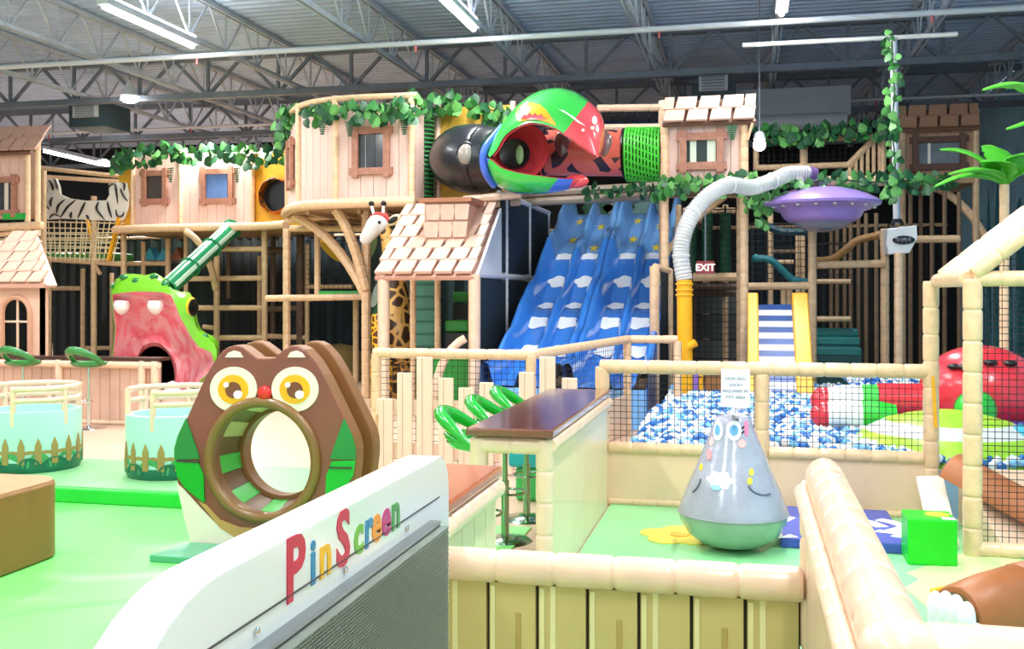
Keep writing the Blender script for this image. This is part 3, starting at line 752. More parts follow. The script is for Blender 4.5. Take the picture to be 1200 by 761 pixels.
    MB().ball((bk[0], OY - .01, bk[1]), (.05, .03, .05), 16, 10).build('beak', mat('owl_beak', (226, 40, 34), .3), t, smooth=True)
    for x in (C(48, 384)[0], C(586, 384)[0]): MB().bar((x, OY - .014, C(0, 392)[1]), (x + (.16 if x < hc[0] else -.16), OY - .014, C(0, 392)[1] - .003), .006, .012).build('seam', mat('seam_dark', (60, 60, 56)), t)
    # foot pad
    a = C(40, 720)[0]; b = C(330, 672)[0]
    MB().prism([(C(60, 672)[0], OY - .38, .012), (C(440, 672)[0], OY - .38, .012), (C(440, 672)[0], OY - .02, .012), (C(96, 672)[0], OY - .02, .012)], (0, 0, .045)).build('foot_pad', mat('foot_pad_teal', (90, 170, 130), .3, .1, 3), t, bevel=.008)
owl()
# ================================================================== tub seats on the low platform, brown block
GP = mat('platform_green', (40, 200, 60), .35, .05, 3)
t = thing('low_platform', (-6.2, 7.2, 0), 'low green edged platform carrying the tub seats', 'platform')
MB().box(-9.5, -3.0, 7.2, 8.55, 0, .13).build('slab', [GP], t, bevel=.02)
MB().box(-9.5, -3.0, 7.24, 8.5, .13, .137).build('top_mat', mat('platform_mint', (150, 216, 150), .35, .08, 2), t)
def tub(px, label):
    cy = 7.98; u = (px - 600) / FPX; tt = cy / (CA + u * SA); cx = tt * (-SA + u * CA); r = .40; z0 = .137; zt = .67
    t = thing('tub_seat', (cx, cy, z0), label, 'tub seat', 'tub seats with rail backs')
    TL = mat('tub_aqua', (188, 230, 222), .35, .04, 3)
    MB().lathe([(0, z0), (r * .94, z0), (r, z0 + .05), (r, zt), (r - .07, zt), (r - .07, z0 + .25), (0, z0 + .25)], (cx, cy, 0), 40).build('tub', TL, t, smooth=True)
    MB().lathe([(r * .95, z0), (r + .006, z0 + .05), (r + .006, z0 + .09), (r, z0 + .095)], (cx, cy, 0), 40).build('base_band', mat('tub_dark_green', (20, 110, 80), .35), t, smooth=True)
    OLV = mat('picket_print', (160, 134, 74), .45); BU = mat('bush_print', (70, 160, 96), .45); BD = mat('bush_dark_print', (20, 104, 76), .45)
    def ang(a, z, o): return (cx + (r + o) * math.cos(a), cy + (r + o) * math.sin(a), z)
    face = math.atan2(-cy, -cx)
    def patch(name, pts, m, o):
        a = sum(p[0] for p in pts) / len(pts); off = Vector((math.cos(face + a), math.sin(face + a), 0)) * o
        MB().prism([Vector(ang(face + p[0], p[1], -.004)) for p in pts], off + off.normalized() * .004).build(name, m, t)
    for k in range(-4, 5):
        a = k * .34 + .08
        patch('picket', [(a - .07, z0 + .08), (a + .07, z0 + .08), (a + .07, z0 + .24), (a, z0 + .31), (a - .07, z0 + .24)], OLV, .010)
        patch('fence_bar', [(a, z0 + .16), (a + .17, z0 + .17), (a + .17, z0 + .20), (a, z0 + .19)], OLV, .006)
        patch('fence_bar', [(a + .17, z0 + .17), (a + .34, z0 + .16), (a + .34, z0 + .19), (a + .17, z0 + .20)], OLV, .006)
    for a0, s in ((-.5, .3), (.75, .34), (-1.3, .3), (1.5, .3), (.1, .26)):
        patch('bush', [(a0 + s * math.cos(R(q)), z0 + .05 + .13 * math.sin(R(q))) for q in range(0, 181, 15)], BU, .009)
    for a0, s in ((-.1, .24), (.45, .3), (1.1, .28), (-.9, .26)):
        patch('bush', [(a0 + s * math.cos(R(q)), z0 + .05 + .09 * math.sin(R(q))) for q in range(0, 181, 15)], BD, .013)
    for z, rr in ((zt + .10, .024), (zt + .20, .026)):
        pts = [ang(face + R(-28 + a * 3.2), z, -.02) for a in range(0, 97)]
        MB().tube(pts, rr, 10).build('rail', CREAM, t, smooth=True)
    for a in (-26, 40, 100, 160, 220, 278):
        p = ang(face + R(a), 0, -.02)
        MB().tube([(p[0], p[1], zt - .12), (p[0], p[1], zt + .21)], .026, 10).build('rail_post', CREAM, t, smooth=True)
tub(40, 'aqua tub seat with cream rails behind the brown rounded block')
tub(204, 'aqua tub seat with cream rails beside the owl tunnel')
t = thing('rounded_block', (-4.9, 5.2, 0), 'tan brown rounded soft block standing on the mint floor', 'soft block')
out = [(-5.7, 4.2), (-4.32, 4.2), (-4.32, 5.62)] + [(-4.52 + .2 * math.cos(R(a)), 5.62 + .2 * math.sin(R(a))) for a in range(15, 91, 15)] + [(-5.7, 5.82)]
MB().prism([(x, y, .012) for x, y in out], (0, 0, .49)).build('body', mat('block_brown', (150, 100, 52), .42, .06, 6, .12), t, smooth=True, bevel=.02)
MB().prism([(x + (.012 if x < -5 else -.012), y + (.012 if y < 5 else -.012), .50) for x, y in out], (0, 0, .008)).build('top_panel', mat('block_top', (206, 150, 108), .42, .06, 4, .08), t)
# ================================================================== small bar with stools and playhouse behind
BY = 11.75
def left_bar():
    x0, x1 = Q(-60, 497, BY).x, Q(188, 497, BY).x; z = .87
    t = thing('plank_bar', ((x0 + x1) / 2, BY, 0), 'pink plank front bar with dark top before the snake mouth', 'counter')
    MB().box(x0, x1 + .04, BY - .08, BY + .16, z - .03, z + .01).build('worktop', mat('dark_top', (76, 46, 40), .25, .1, 5), t)
    n = 22; w = (x1 - x0) / n
    me = MB().box(.004, w - .004, -.012, .012, .03, z - .1).mesh('plank', mat('bar_plank_pink', (220, 176, 154), .5, .07, 4, .08))
    MB().box(x0, x1, BY + .012, BY + .03, .02, z - .05).build('backing', mat('plank_gap', (120, 84, 70), .7), t)
    for k in range(n): place('plank', me, t, (x0 + k * w, BY, 0))
    for px in (-20, 72, 169, 184):
        x = Q(px, 450, BY).x; b = MB(); bamboo(b, [(x, BY - .05, 0), (x, BY - .05, z - .03)], .05, .25, 12); b.build('post', CREAM, t, smooth=True)
    b = MB(); bamboo(b, [(x0, BY - .05, z - .085), (x1 + .02, BY - .05, z - .085)], .05, .25, 12); b.build('rail', CREAM, t, smooth=True)
    b = MB(); bamboo(b, [(x0, BY - .04, .03), (x1, BY - .04, .03)], .03, .25, 10); b.build('foot_rail', CREAM, t, smooth=True)
left_bar()
for px, lab in ((27, 'green loop back stool on a chrome post before the arched playhouse'), (115, 'green loop back stool on a chrome post before the snake mouth bar')):
    p = G(px, 500); p.y = min(p.y, BY - .42)
    stool(p.x, p.y, .80, R(172), lab, None, mat('stool_green', (50, 130, 56), .25, coat=.5), CHROME, s=1.1)
def shingles(t, A, U, V, w, h, rows, cols, m, taper=0.0, th=.03):
    """rows of overlapping trapezoid shingles; A eave corner, U along eave, V up slope"""
    A, U, V = Vector(A), Vector(U).normalized(), Vector(V).normalized(); N = U.cross(V).normalized()
    if N.y > 0 and abs(N.y) > .1 or N.z < 0: N = -N
    rh = h / rows; rot = Matrix((U, V, N)).transposed().to_euler()
    sw = w / cols
    k = MB(); g = .012
    pts = [(-sw / 2 + g, 0, .012), (sw / 2 - g - .02, 0, .012), (sw / 2 - g * .5, rh * 1.12, .0), (-sw / 2 + g + .04, rh * 1.12, .0)]
    k.prism(pts, (0, 0, th)); me = k.mesh('shingle', m)
    for r in range(rows):
        inset = taper * (r + .3) / rows
        wr = w - 2 * inset; n = max(1, int(wr / sw + .5)); off = (sw / 2 if r % 2 else 0)
        for i in range(n + (1 if r % 2 else 0)):
            x = inset + sw / 2 + i * wr / n - off * (wr / n / sw); s = min(1, 1)
            c0, c1 = max(inset, x - sw / 2), min(w - inset, x + sw / 2)
            if c1 - c0 < sw * .15: continue
            place('shingle', me, t, A + U * ((c0 + c1) / 2) + V * (r * rh) + N * (.004 * (r % 2)), rot, ((c1 - c0) / sw, 1, 1))
def playhouse_left():
    Y = 12.75; x0, x1 = Q(-48, 400, Y).x, Q(50, 400, Y).x; ze = 1.86; zr = 2.62
    t = thing('arched_playhouse', ((x0 + x1) / 2, Y, 0), 'pink shingled playhouse with an arched window behind the bar', 'playhouse')
    n = 10; w = (x1 - x0) / n; cx, zc, aw = Q(19, 400, Y).x, 1.42, .24
    PK = mat('playhouse_pink', (236, 190, 164), .5, .06, 5, .08)
    # front wall as one plate with an arched opening
    hole = [(cx - aw, .05)] + [(cx - aw * math.cos(R(a)), zc + aw * math.sin(R(a))) for a in range(0, 181, 15)] + [(cx + aw, .05)]
    out = [(x0, .02), (x0, ze), (cx - aw, ze)]
    MB().box(x0, cx - aw, Y, Y + .06, 0, ze).build('wall_panel', PK, t); MB().box(cx + aw, x1, Y, Y + .06, 0, ze).build('wall_panel', PK, t)
    hp = hole[1:-1]
    MB().prism([(x, Y, z) for x, z in hp] + [(cx + aw, Y, ze), (cx - aw, Y, ze)], (0, .06, 0)).build('wall_panel', PK, t)
    MB().tube([(x, Y - .01, z) for x, z in hole], .04, 8).build('arch_trim', mat('arch_trim', (214, 160, 130), .5), t, smooth=True)
    MB().tube([(cx, Y + .03, .05), (cx, Y + .03, zc + aw)], .018, 6).build('mullion', CREAM, t); MB().tube([(cx - aw, Y + .03, 1.3), (cx + aw, Y + .03, 1.3)], .018, 6).build('mullion', CREAM, t)
    MB().box(x1 - .05, x1, Y, Y + .12, 0, ze).build('wall_panel', PK, t)
    x0 -= .12; x1 += .12; d = .16; ins = .66
    V = Vector((0, .62, zr - ze)); L = V.length
    MB().prism([(x0, Y - .1, ze - .03), (x1, Y - .1, ze - .03), (x1 - ins, Y + .52, zr - .03), (x0 + ins, Y + .52, zr - .03)], (0, .03, -.03)).build('roof_board', SHINGLE, t)
    MB().prism([(x1, Y - .1, ze - .03), (x1, Y + d, ze - .03), (x1 - ins, Y + .60, zr - .05), (x1 - ins, Y + .52, zr - .03)], (-.03, 0, -.03)).build('roof_board', SHINGLE, t)
    shingles(t, (x0, Y - .1, ze), (1, 0, 0), V, x1 - x0, L, 5, 6, SHINGLE, taper=ins)
    MB().box(x0, x1, Y - .12, Y - .08, ze - .07, ze - .01).build('eave_board', mat('eave_pink', (214, 158, 136), .5), t)
playhouse_left()
# ================================================================== snake mouth
SY = 15.0
def snake():
    def C(x, y, Y): return Q(120 + x / 4.225, 300 + y / 4.225, Y)
    c = C(250, 700, SY)
    t = thing('snake_mouth', (c.x, SY, 0), 'giant green snake head with open pink mouth and white fangs', 'play sculpture')
    GR = mat('snake_green', (120, 206, 30), .25, .06, 3, coat=.5)
    def pinkmat():
        m = bpy.data.materials.new('mouth_pink'); m.use_nodes = True; nt = m.node_tree; b = nt.nodes['Principled BSDF']
        tc = nt.nodes.new('ShaderNodeTexCoord'); n = nt.nodes.new('ShaderNodeTexNoise'); n.inputs['Scale'].default_value = 1.6; n.inputs['Distortion'].default_value = 2.5
        r = nt.nodes.new('ShaderNodeValToRGB'); e = r.color_ramp.elements; e[0].position = .38; e[0].color = lin((250, 128, 146)); e[1].position = .62; e[1].color = lin((255, 200, 206))
        nt.links.new(tc.outputs['Object'], n.inputs[0]); nt.links.new(n.outputs[0], r.inputs[0]); nt.links.new(r.outputs[0], b.inputs['Base Color']); b.inputs['Roughness'].default_value = .25; b.inputs['Coat Weight'].default_value = .4
        return m
    PK = pinkmat()
    lip = [(30, 200), (60, 186), (120, 180), (180, 176), (240, 177), (300, 180), (338, 190), (362, 240), (380, 292), (412, 350), (440, 402), (478, 452), (545, 480), (552, 530), (520, 585), (470, 632), (400, 690), (345, 730), (280, 760), (180, 765), (100, 745), (62, 690), (52, 600), (52, 500), (60, 430), (66, 350), (52, 265), (34, 225)]
    hc = (262, 590)
    n = 64; lp = resample(lip, hc, n)
    hole = [(258 + 98 * math.cos(2 * math.pi * k / n), 590 + 142 * math.sin(2 * math.pi * k / n)) for k in range(n)]
    def ring(pts, Y): return [C(x, y, Y) for x, y in pts]
    mix = lambda f, A, B: [(a[0] + (b[0] - a[0]) * f, a[1] + (b[1] - a[1]) * f) for a, b in zip(A, B)]
    def scaled(r, y): return ring(r, y)
    MB().rings([ring(lp, SY), ring(mix(.12, lp, hole), SY + .25), ring(mix(.45, lp, hole), SY + .6), ring(mix(.8, lp, hole), SY + .85), ring(mix(.93, lp, hole), SY + .8), ring(hole, SY + .95)]).build('mouth', PK, t, smooth=True, fix=False)
    MB().rings([ring(hole, SY + .95), ring(mix(.2, hole, [hc] * n), SY + 2.2)], caps=(False, True)).build('throat', BLACKM, t, smooth=True, fix=False)
    # outer skin: rises above the lip, swells to the side, closes behind
    top = [(30, 200), (42, 168), (62, 120), (84, 94), (128, 84), (170, 90), (202, 98), (236, 88), (264, 84), (296, 96), (320, 126), (350, 168), (392, 178), (440, 182), (458, 215), (466, 290), (478, 345), (500, 378), (545, 392), (574, 425), (580, 470), (570, 520), (530, 590), (474, 645), (400, 700), (345, 735), (280, 765), (180, 770), (100, 750), (60, 690), (48, 600), (46, 500), (54, 430), (60, 350), (46, 265), (28, 225)]
    op = resample(top, hc, n)
    big = lambda f, dx, dy, P: [(hc[0] + (x - hc[0]) * f + dx, hc[1] + (y - hc[1]) * f + dy) for x, y in P]
    MB().rings([ring(lp, SY), ring(mix(.7, lp, op), SY + .04), ring(op, SY + .25), ring(big(.98, 6, 2, op), SY + .7), ring(big(.85, 20, 10, op), SY + 1.5), ring(big(.5, 30, 0, op), SY + 2.4)], caps=(False, True)).build('skin', GR, t, smooth=True, fix=False)
    SP = mat('snake_spot', (16, 120, 60), .3, coat=.4)
    for x, y, a, b in ((168, 128, 36, 20), (104, 106, 24, 14), (255, 102, 24, 14), (308, 146, 28, 26), (400, 255, 14, 24), (454, 352, 16, 26), (510, 405, 18, 20), (50, 150, 10, 14)):
        p = C(x, y, SY + .08 if y < 200 else SY + .1); s = mpp(200, SY) / 4.225
        MB().ball(p, (a * s, .055, b * s), 16, 8).build('spot', SP, t, smooth=True)
    p = C(442, 250, SY + .02); s = mpp(200, SY) / 4.225
    MB().ball(p, (16 * s, .16, 46 * s), 18, 10).build('eye', mat('snake_eye', (248, 206, 30), .25), t, smooth=True)
    MB().ball(p + Vector((14 * s, -.02, -.02)), (9 * s, .15, 44 * s), 14, 8).build('pupil', BLACKM, t, smooth=True)
    for x, y, f in ((95, 222, -1), (262, 222, -1), (346, 690, 1)):
        p = C(x, y, SY + (.10 if f < 0 else .1)); h = .24
        MB().lathe([(.11, 0), (.135, f * h * .3), (.12, f * h * .6), (.07, f * h * .88), (.0, f * h)], p, 16).build('fang', mat('fang_white', (250, 248, 244), .25, coat=.3), t, smooth=True)
    # tongue edge and floor sill
    MB().tube([C(70, 560, SY + .1), C(120, 640, SY + .05), C(200, 700, SY + .03)], .09, 8).build('gum', PK, t, smooth=True)
snake()
def striped_tube():
    a, b = Q(196, 338, 16.4), Q(272, 268, 18.6)
    t = thing('green_tube_slide', (a.x, a.y, 0), 'green and white striped tube slide running down to the snake', 'slide')
    s, u = frame_of(b - a); n = 12
    for k in range(n):
        a0, a1 = 2 * math.pi * k / n, 2 * math.pi * (k + 1) / n
        rr = .17; pts = lambda o, r: [o + s * (r * math.cos(a0 + (a1 - a0) * i / 3)) + u * (r * math.sin(a0 + (a1 - a0) * i / 3)) for i in range(4)]
        MB().rings([pts(a, rr), pts(b, rr), pts(b, rr - .02), pts(a, rr - .02), pts(a, rr)], close=False).build('stripe', mat('tube_green', (30, 130, 84), .25) if k % 3 else mat('tube_pale', (206, 236, 214), .25), t, smooth=True)
    for f in (0, .33, .66, 1.):
        o = a.lerp(b, f); MB().tube([o + s * (.18 * math.cos(2 * math.pi * k / 20)) + u * (.18 * math.sin(2 * math.pi * k / 20)) for k in range(20)], .025, 6, closed=True).build('ring', mat('tube_green', (30, 130, 84)), t, smooth=True)
striped_tube()
# ================================================================== picket fence
KY = 9.31
def picket_fence():
    x0 = Q(441, 411, KY).x; x1 = Q(622, 411, KY).x; zt = 1.13
    t = thing('picket_fence', (x0, KY, 0), 'tan rail fence with uneven pale pickets before the giraffe house', 'fence')
    b = MB(); bamboo(b, [(x0 - .03, KY, zt), (x1, KY, zt), (-1.42, 12.4, zt + .02), (-.82, 12.5, zt + .02)], .05, .19, 12); b.build('top_rail', TAN, t, smooth=True)
    for x, y in ((x0, KY), (x1, KY), (-1.42, 12.4), (-.82, 12.5)):
        b = MB(); bamboo(b, [(x, y, 0), (x, y, zt)], .05, .2, 12); b.build('post', TAN, t, smooth=True)
    net(MB(), (x0 + .04, KY + .02, .05), (1, 0, 0), (0, 0, 1), x1 - x0 - .08, zt - .07, .06, .003).build('net', NETM, t, fix=False)
    A = Vector((x1, KY, 0)); B = Vector((-1.42, 12.4, 0)); d = (B - A)
    net(MB(), A + Vector((0, 0, .45)), d.normalized(), (0, 0, 1), d.length, zt - .47, .06, .003).build('net', NETM, t, fix=False)
    MB().bar(A + Vector((0, 0, .24)), B + Vector((0, 0, .24)), .04, .46).build('kick_panel', PEACH, t)
    PK = mat('picket_pale', (238, 210, 186), .5, .04, 6, .06)
    for py0, py1 in ((472, 486), (524, 536)):
        a, c = Q(441, py1, KY - .05), Q(622, py0, KY - .05)
        MB().box(a.x, c.x, KY - .06, KY - .03, a.z, c.z).build('cross_rail', PK, t)
    L = [(545, 608, 370), (628, 695, 255), (715, 785, 185), (812, 878, 278), (902, 970, 322), (995, 1058, 298), (1085, 1142, 372), (1172, 1240, 252), (1264, 1334, 183), (1364, 1432, 278)]
    for a, b_, ty in L:
        p, q = Q(300 + a / 3.807, 370 + ty / 3.807, KY - .1), Q(300 + b_ / 3.807, 550, KY - .1)
        w = q.x - p.x; m = MB()
        m.prism([(p.x, KY - .1, .02), (q.x, KY - .1, .02), (q.x, KY - .1, p.z), (p.x, KY - .1, p.z)], (0, .035, 0))
        o = m.build('picket', PK, t, bevel=.008)
        MB().box(p.x + w * .36, p.x + w * .40, KY - .102, KY - .098, .05, p.z - .01).build('groove', mat('picket_groove', (196, 158, 130), .6), o)
picket_fence()
t = thing('side_table', G(640, 600), 'teal and green low play table behind the walnut counter', 'table')
p = G(630, 590)
MB().box(p.x - .25, p.x + .25, p.y, p.y + .4, .28, .42).build('tray', mat('teal_tray', (30, 170, 176), .35), t, bevel=.03)
MB().box(p.x - .2, p.x + .2, p.y + .05, p.y + .3, .0, .28).build('base', mat('table_green', (60, 190, 90), .4), t, bevel=.03)
# ================================================================== the ball pit
def ball_pit():
    x0, x1, y0, y1 = -.98, 4.3, PY + .12, 14.4
    WB = mat('ball_white', (244, 247, 250), .22, coat=.3); LB = mat('ball_sky', (120, 186, 232), .22, coat=.3); DB = mat('ball_blue', (34, 112, 196), .22, coat=.3)
    mats = [WB, LB, DB]; names = ['white', 'pale blue', 'deep blue']
    b = thing('ball_pit', (1.6, y0, 0), 'shallow pale blue floor box holding the pit balls', 'pit')
    MB().box(x0, x1, y0, y1, 0, .34).build('floor_pad', mat('pit_floor', (150, 190, 226), .6), b)
    r = .038; me = []
    for m in mats:
        k = bmesh.new(); bmesh.ops.create_icosphere(k, subdivisions=2, radius=r); q = bpy.data.meshes.new('pit_ball'); k.to_mesh(q); k.free()
        q.materials.append(m); q.polygons.foreach_set('use_smooth', [True] * len(q.polygons)); me.append(q)
    k = bmesh.new(); bmesh.ops.create_icosphere(k, subdivisions=1, radius=r); iv = [v.co.copy() for v in k.verts]; jf = [[v.index for v in f.verts] for f in k.faces]; k.free()
    pos = []; y = y0 + .05; row = 0
    while y < y1 - .05:
        x = x0 + .05 + (row % 2) * .037
        while x < x1 - .05:
            hump = .05 * math.sin(x * 2.1 + 1) * math.sin(y * 1.7)
            if y > 11.5: hump += (.16 if x > 1.2 else .0) * min(1, (y - 11.5) / 1.5)
            pos.append((x + random.uniform(-.012, .012), y + random.uniform(-.012, .012), .455 + hump + random.uniform(-.012, .03), random.choices((0, 1, 2), (50, 25, 25))[0])); x += .076
        y += .068; row += 1
    vis = lambda p: -.95 < p[0] < 1.45 and p[1] > PY + .15
    near = sorted([p for p in pos if vis(p)], key=lambda p: p[1])[:300]; ns = set(id(p) for p in near)
    for p in near:
        o = link('pit_ball', me[p[3]]); o.location = p[:3]
        tag(o, '%s plastic ball lying in the ball pit by the net fence' % names[p[3]], 'ball', 'balls in the ball pit')
    sm = MB()
    for p in pos:
        if id(p) in ns: continue
        n = len(sm.v); sm.v += [(v.x + p[0], v.y + p[1], v.z + p[2]) for v in iv]
        for f in jf: sm.face([n + i for i in f], p[3])
    o = sm.build('pit_balls', mats, None, smooth=True, fix=False)
    tag(o, 'mass of blue and white plastic balls filling the pit', 'balls', kind='stuff')
ball_pit()
def pit_toys():
    Y = 10.4
    RD = mat('toy_red', (226, 44, 58), .25, .06, 4, .06, coat=.4); GN = mat('toy_green', (40, 190, 50), .3, coat=.3); WH = mat('toy_white', (244, 244, 242), .3, coat=.3)
    LM = mat('toy_lime', (176, 228, 60), .35, .04, 3)
    c = Q(1152, 462, Y); t = thing('strawberry_toy', (c.x, Y, .45), 'giant red strawberry soft toy with striped legs lying in the pit', 'toy')
    MB().ball(c + Vector((0, .1, 0)), (.56, .5, .46), 32, 20).build('body', RD, t, smooth=True)
    q = Q(1200, 470, Y); MB().ball(q + Vector((.15, .1, -.05)), (.45, .4, .36), 24, 16).build('hip', RD, t, smooth=True)
    for px, py in ((1112, 424), (1128, 429), (1161, 425), (1187, 423), (1142, 416)):
        p = Q(px, py, Y - .28); v = (p - (c + Vector((0, .1, 0)))); v = Vector((v.x / .56, v.y / .5, v.z / .46)).normalized()
        p = c + Vector((0, .1, 0)) + Vector((v.x * .57, v.y * .51, v.z * .47))
        MB().ball(p, (.065, .05, .03), 12, 6).build('seed', BLACKM, t, smooth=True)
    for k, (py, ya) in enumerate(((470, Y - .05), (486, Y - .5))):
        a = lambda px, yy: Q(px, yy, ya)
        rr = .15 if k == 0 else .13
        A, B, C_, D, E = a(1092, py), a(1028, py), a(1010, py), a(970, py), a(958, py)
        if k == 0: MB().tube([A, B], [rr * 1.1, rr * 1.15], 20).build('leg', RD, t, smooth=True)
        else: MB().tube([a(1050, py), a(1028, py)], [rr * .7, rr], 18).build('leg', GN, t, smooth=True)
        MB().tube([B, C_], [rr * 1.06, rr * 1.04], 20).build('sock_band', GN, t, smooth=True)
        MB().tube([C_, C_.lerp(D, .5), D], [rr, rr * 1.05, rr * .9], 20).build('sock', WH, t, smooth=True)
        MB().ball(E + Vector((.06, 0, 0)), (.13, rr * .9, rr * .92), 18, 12).build('shoe_tip', RD, t, smooth=True)
    c = Q(1143, 481, Y - .75); t = thing('green_ball_toy', c, 'bright green round cushion leaning on the strawberry toy', 'cushion')
    MB().ball(c, .175, 24, 16).build('ball', GN, t, smooth=True)
    MB().tube([c + Vector((.176 * math.cos(2 * math.pi * k / 28), 0, .176 * math.sin(2 * math.pi * k / 28))) for k in range(28)], .006, 6, closed=True).build('seam', mat('seam_green', (20, 120, 30), .4), t, smooth=True)
    c = Q(1090, 560, 9.25); t = thing('striped_dome', (c.x, 9.25, .3), 'lime and white striped soft dome at the edge of the pit', 'soft dome')
    prof = [(.84, 0), (.82, .10), (.75, .22), (.66, .30), (.50, .385), (.34, .43), (.18, .46), (0, .47)]
    cc = Vector((c.x + .12, 9.15, .25))
    MB().lathe(prof, cc, 48, mm=[1, 0, 0, 1, 0, 0, 0]).build('dome', [LM, WH], t, smooth=True)
    MB().lathe([(0, .475), (.16, .468), (.2, .455)], cc, 24).build('cap', LM, t, smooth=True)
    c = Q(1196, 530, 8.75); t = thing('aqua_cushion', c, 'aqua round cushion beside the striped dome', 'cushion')
    MB().ball(c + Vector((.05, .2, -.0)), (.22, .22, .19), 24, 16).build('cushion', mat('toy_aqua', (80, 190, 220), .3), t, smooth=True)
    MB().ball(c + Vector((.05, .2, .185)), .02, 10, 6).build('button', mat('toy_aqua_dark', (40, 140, 180), .3), t, smooth=True)
    c = Q(1190, 500, 9.9); t = thing('blue_cushion', c, 'dark blue flat cushion under the green round cushion', 'cushion')
    MB().ball(c + Vector((.1, .0, -.1)), (.5, .4, .14), 24, 12).build('cushion', mat('toy_navy', (40, 56, 150), .35), t, smooth=True)
    MB().tube([c + Vector((.1 + .5 * math.cos(2 * math.pi * k / 32), .4 * math.sin(2 * math.pi * k / 32), -.1)) for k in range(32)], .008, 6, closed=True).build('piping', mat('toy_navy_dark', (24, 34, 100), .35), t, smooth=True)
pit_toys()
def pit_blocks():
    specs = [(797, 430, 818, 470, 'purple', (150, 110, 200), 'purple soft play block standing behind the pit net'), (815, 433, 824, 474, 'amber', (240, 170, 20), 'narrow amber soft block beside the purple block'),
             (826, 432, 846, 474, 'brown', (150, 90, 60), 'brown soft block with a round black hole behind the notice'), (846, 432, 886, 478, 'gold', (240, 180, 30), 'wide golden soft block behind the paper notice')]
    for k, (a, b, c, d, nm, col, lab) in enumerate(specs):
        Y = 12.9 + .05 * k; p, q = Q(a, d, Y), Q(c, b, Y)
        t = thing('soft_block', (p.x, Y, .4), lab, 'soft block')
        MB().box(p.x, q.x, Y, Y + .4, .40, q.z).build('body', mat('block_' + nm, col, .4, .05, 4), t, bevel=.02)
        MB().box(p.x + .02, q.x - .02, Y - .004, Y, q.z - .1, q.z - .09).build('seam', mat('seam_dark', (60, 60, 56)), t)
        if nm == 'brown': MB().lathe([(0, 0), (.06, 0), (.06, .02), (0, .02)], (p.x + .16, Y - .012, p.z + .08), 16, axis='y').build('hole', BLACKM, t)
pit_blocks()
# ================================================================== dark mesh curtains behind the play frames
CUR = [(-70, 60, 'black'), (62, 150, 'black'), (152, 255, 'green'), (257, 335, 'black'), (337, 432, 'blue'), (434, 560, 'teal'), (562, 700, 'black'), (702, 780, 'green'), (782, 872, 'black'), (874, 955, 'blue'), (957, 1040, 'black'), (1042, 1110, 'black')]
CM = dict(black=DARK, green=mat('dark_green_cloth', (16, 36, 30), .75, .3, 10), blue=DARKB, teal=mat('dark_teal_cloth', (18, 52, 54), .75, .3, 10))
CLAB = ['beside the arched playhouse', 'behind the zebra bridge', 'behind the snake mouth', 'behind the owl tunnel ears', 'below the curved treehouse', 'behind the giraffe house', 'behind the blue slide', 'behind the slide top', 'behind the exit sign', 'behind the striped ramp', 'behind the purple saucer', 'behind the hanging projector']
for k, (a, b, cn) in enumerate(CUR):
    Y = 21.2 if k < 6 else 20.6
    p, q = Q(a, 345, Y), Q(b, 345, Y)
    t = thing('mesh_curtain', ((p.x + q.x) / 2, Y, 0), 'tall %s mesh curtain hung %s' % ({'black': 'black', 'green': 'dark green', 'blue': 'dark blue', 'teal': 'dark teal'}[cn], CLAB[k]), 'curtain')
    n = 24; pts = [(p.x + (q.x - p.x) * i / n, Y + .04 * math.sin(i * 1.9)) for i in range(n + 1)]
    MB().rings([[(x, y, 0.0) for x, y in pts], [(x, y, 3.0) for x, y in pts]], close=False).build('cloth', CM[cn], t, smooth=True, fix=False)
    MB().tube([(p.x, Y, 3.02), (q.x, Y, 3.02)], .035, 8).build('curtain_rod', TAN2, t, smooth=True)
# ================================================================== padded climbing frames
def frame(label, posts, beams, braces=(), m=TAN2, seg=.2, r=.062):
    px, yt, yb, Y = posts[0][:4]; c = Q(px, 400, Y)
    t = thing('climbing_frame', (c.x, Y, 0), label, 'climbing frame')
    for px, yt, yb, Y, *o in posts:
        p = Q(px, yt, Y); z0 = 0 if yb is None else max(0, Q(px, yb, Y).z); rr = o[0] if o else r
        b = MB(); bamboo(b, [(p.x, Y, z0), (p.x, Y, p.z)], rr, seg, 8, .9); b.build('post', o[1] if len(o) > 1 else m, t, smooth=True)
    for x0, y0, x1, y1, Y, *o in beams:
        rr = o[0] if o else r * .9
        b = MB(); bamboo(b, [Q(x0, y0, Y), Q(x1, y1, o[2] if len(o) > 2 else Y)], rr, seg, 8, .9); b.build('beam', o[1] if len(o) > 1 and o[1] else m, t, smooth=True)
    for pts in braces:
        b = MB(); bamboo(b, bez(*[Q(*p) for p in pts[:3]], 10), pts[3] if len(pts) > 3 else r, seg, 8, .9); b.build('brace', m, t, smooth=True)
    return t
DKP = mat('brown_post', (96, 74, 58), .6, .2, 8)
frame('tan padded climbing frame under the zebra bridge and plank treehouse',
      [(57, 300, None, 19.0), (51, 200, None, 18.2), (97, 315, None, 20.0, .05), (110, 230, None, 19.0), (145, 272, None, 19.0), (168, 283, 322, 19.6, .05), (197, 280, None, 19.6), (131, 320, None, 20.4, .05)],
      [(25, 302, 148, 310, 19.0), (150, 309, 197, 309, 19.6, .05), (60, 338, 95, 338, 20.0, .05), (96, 408, 130, 408, 20.4, .05), (118, 322, 112, 312, 19.0, .04)])
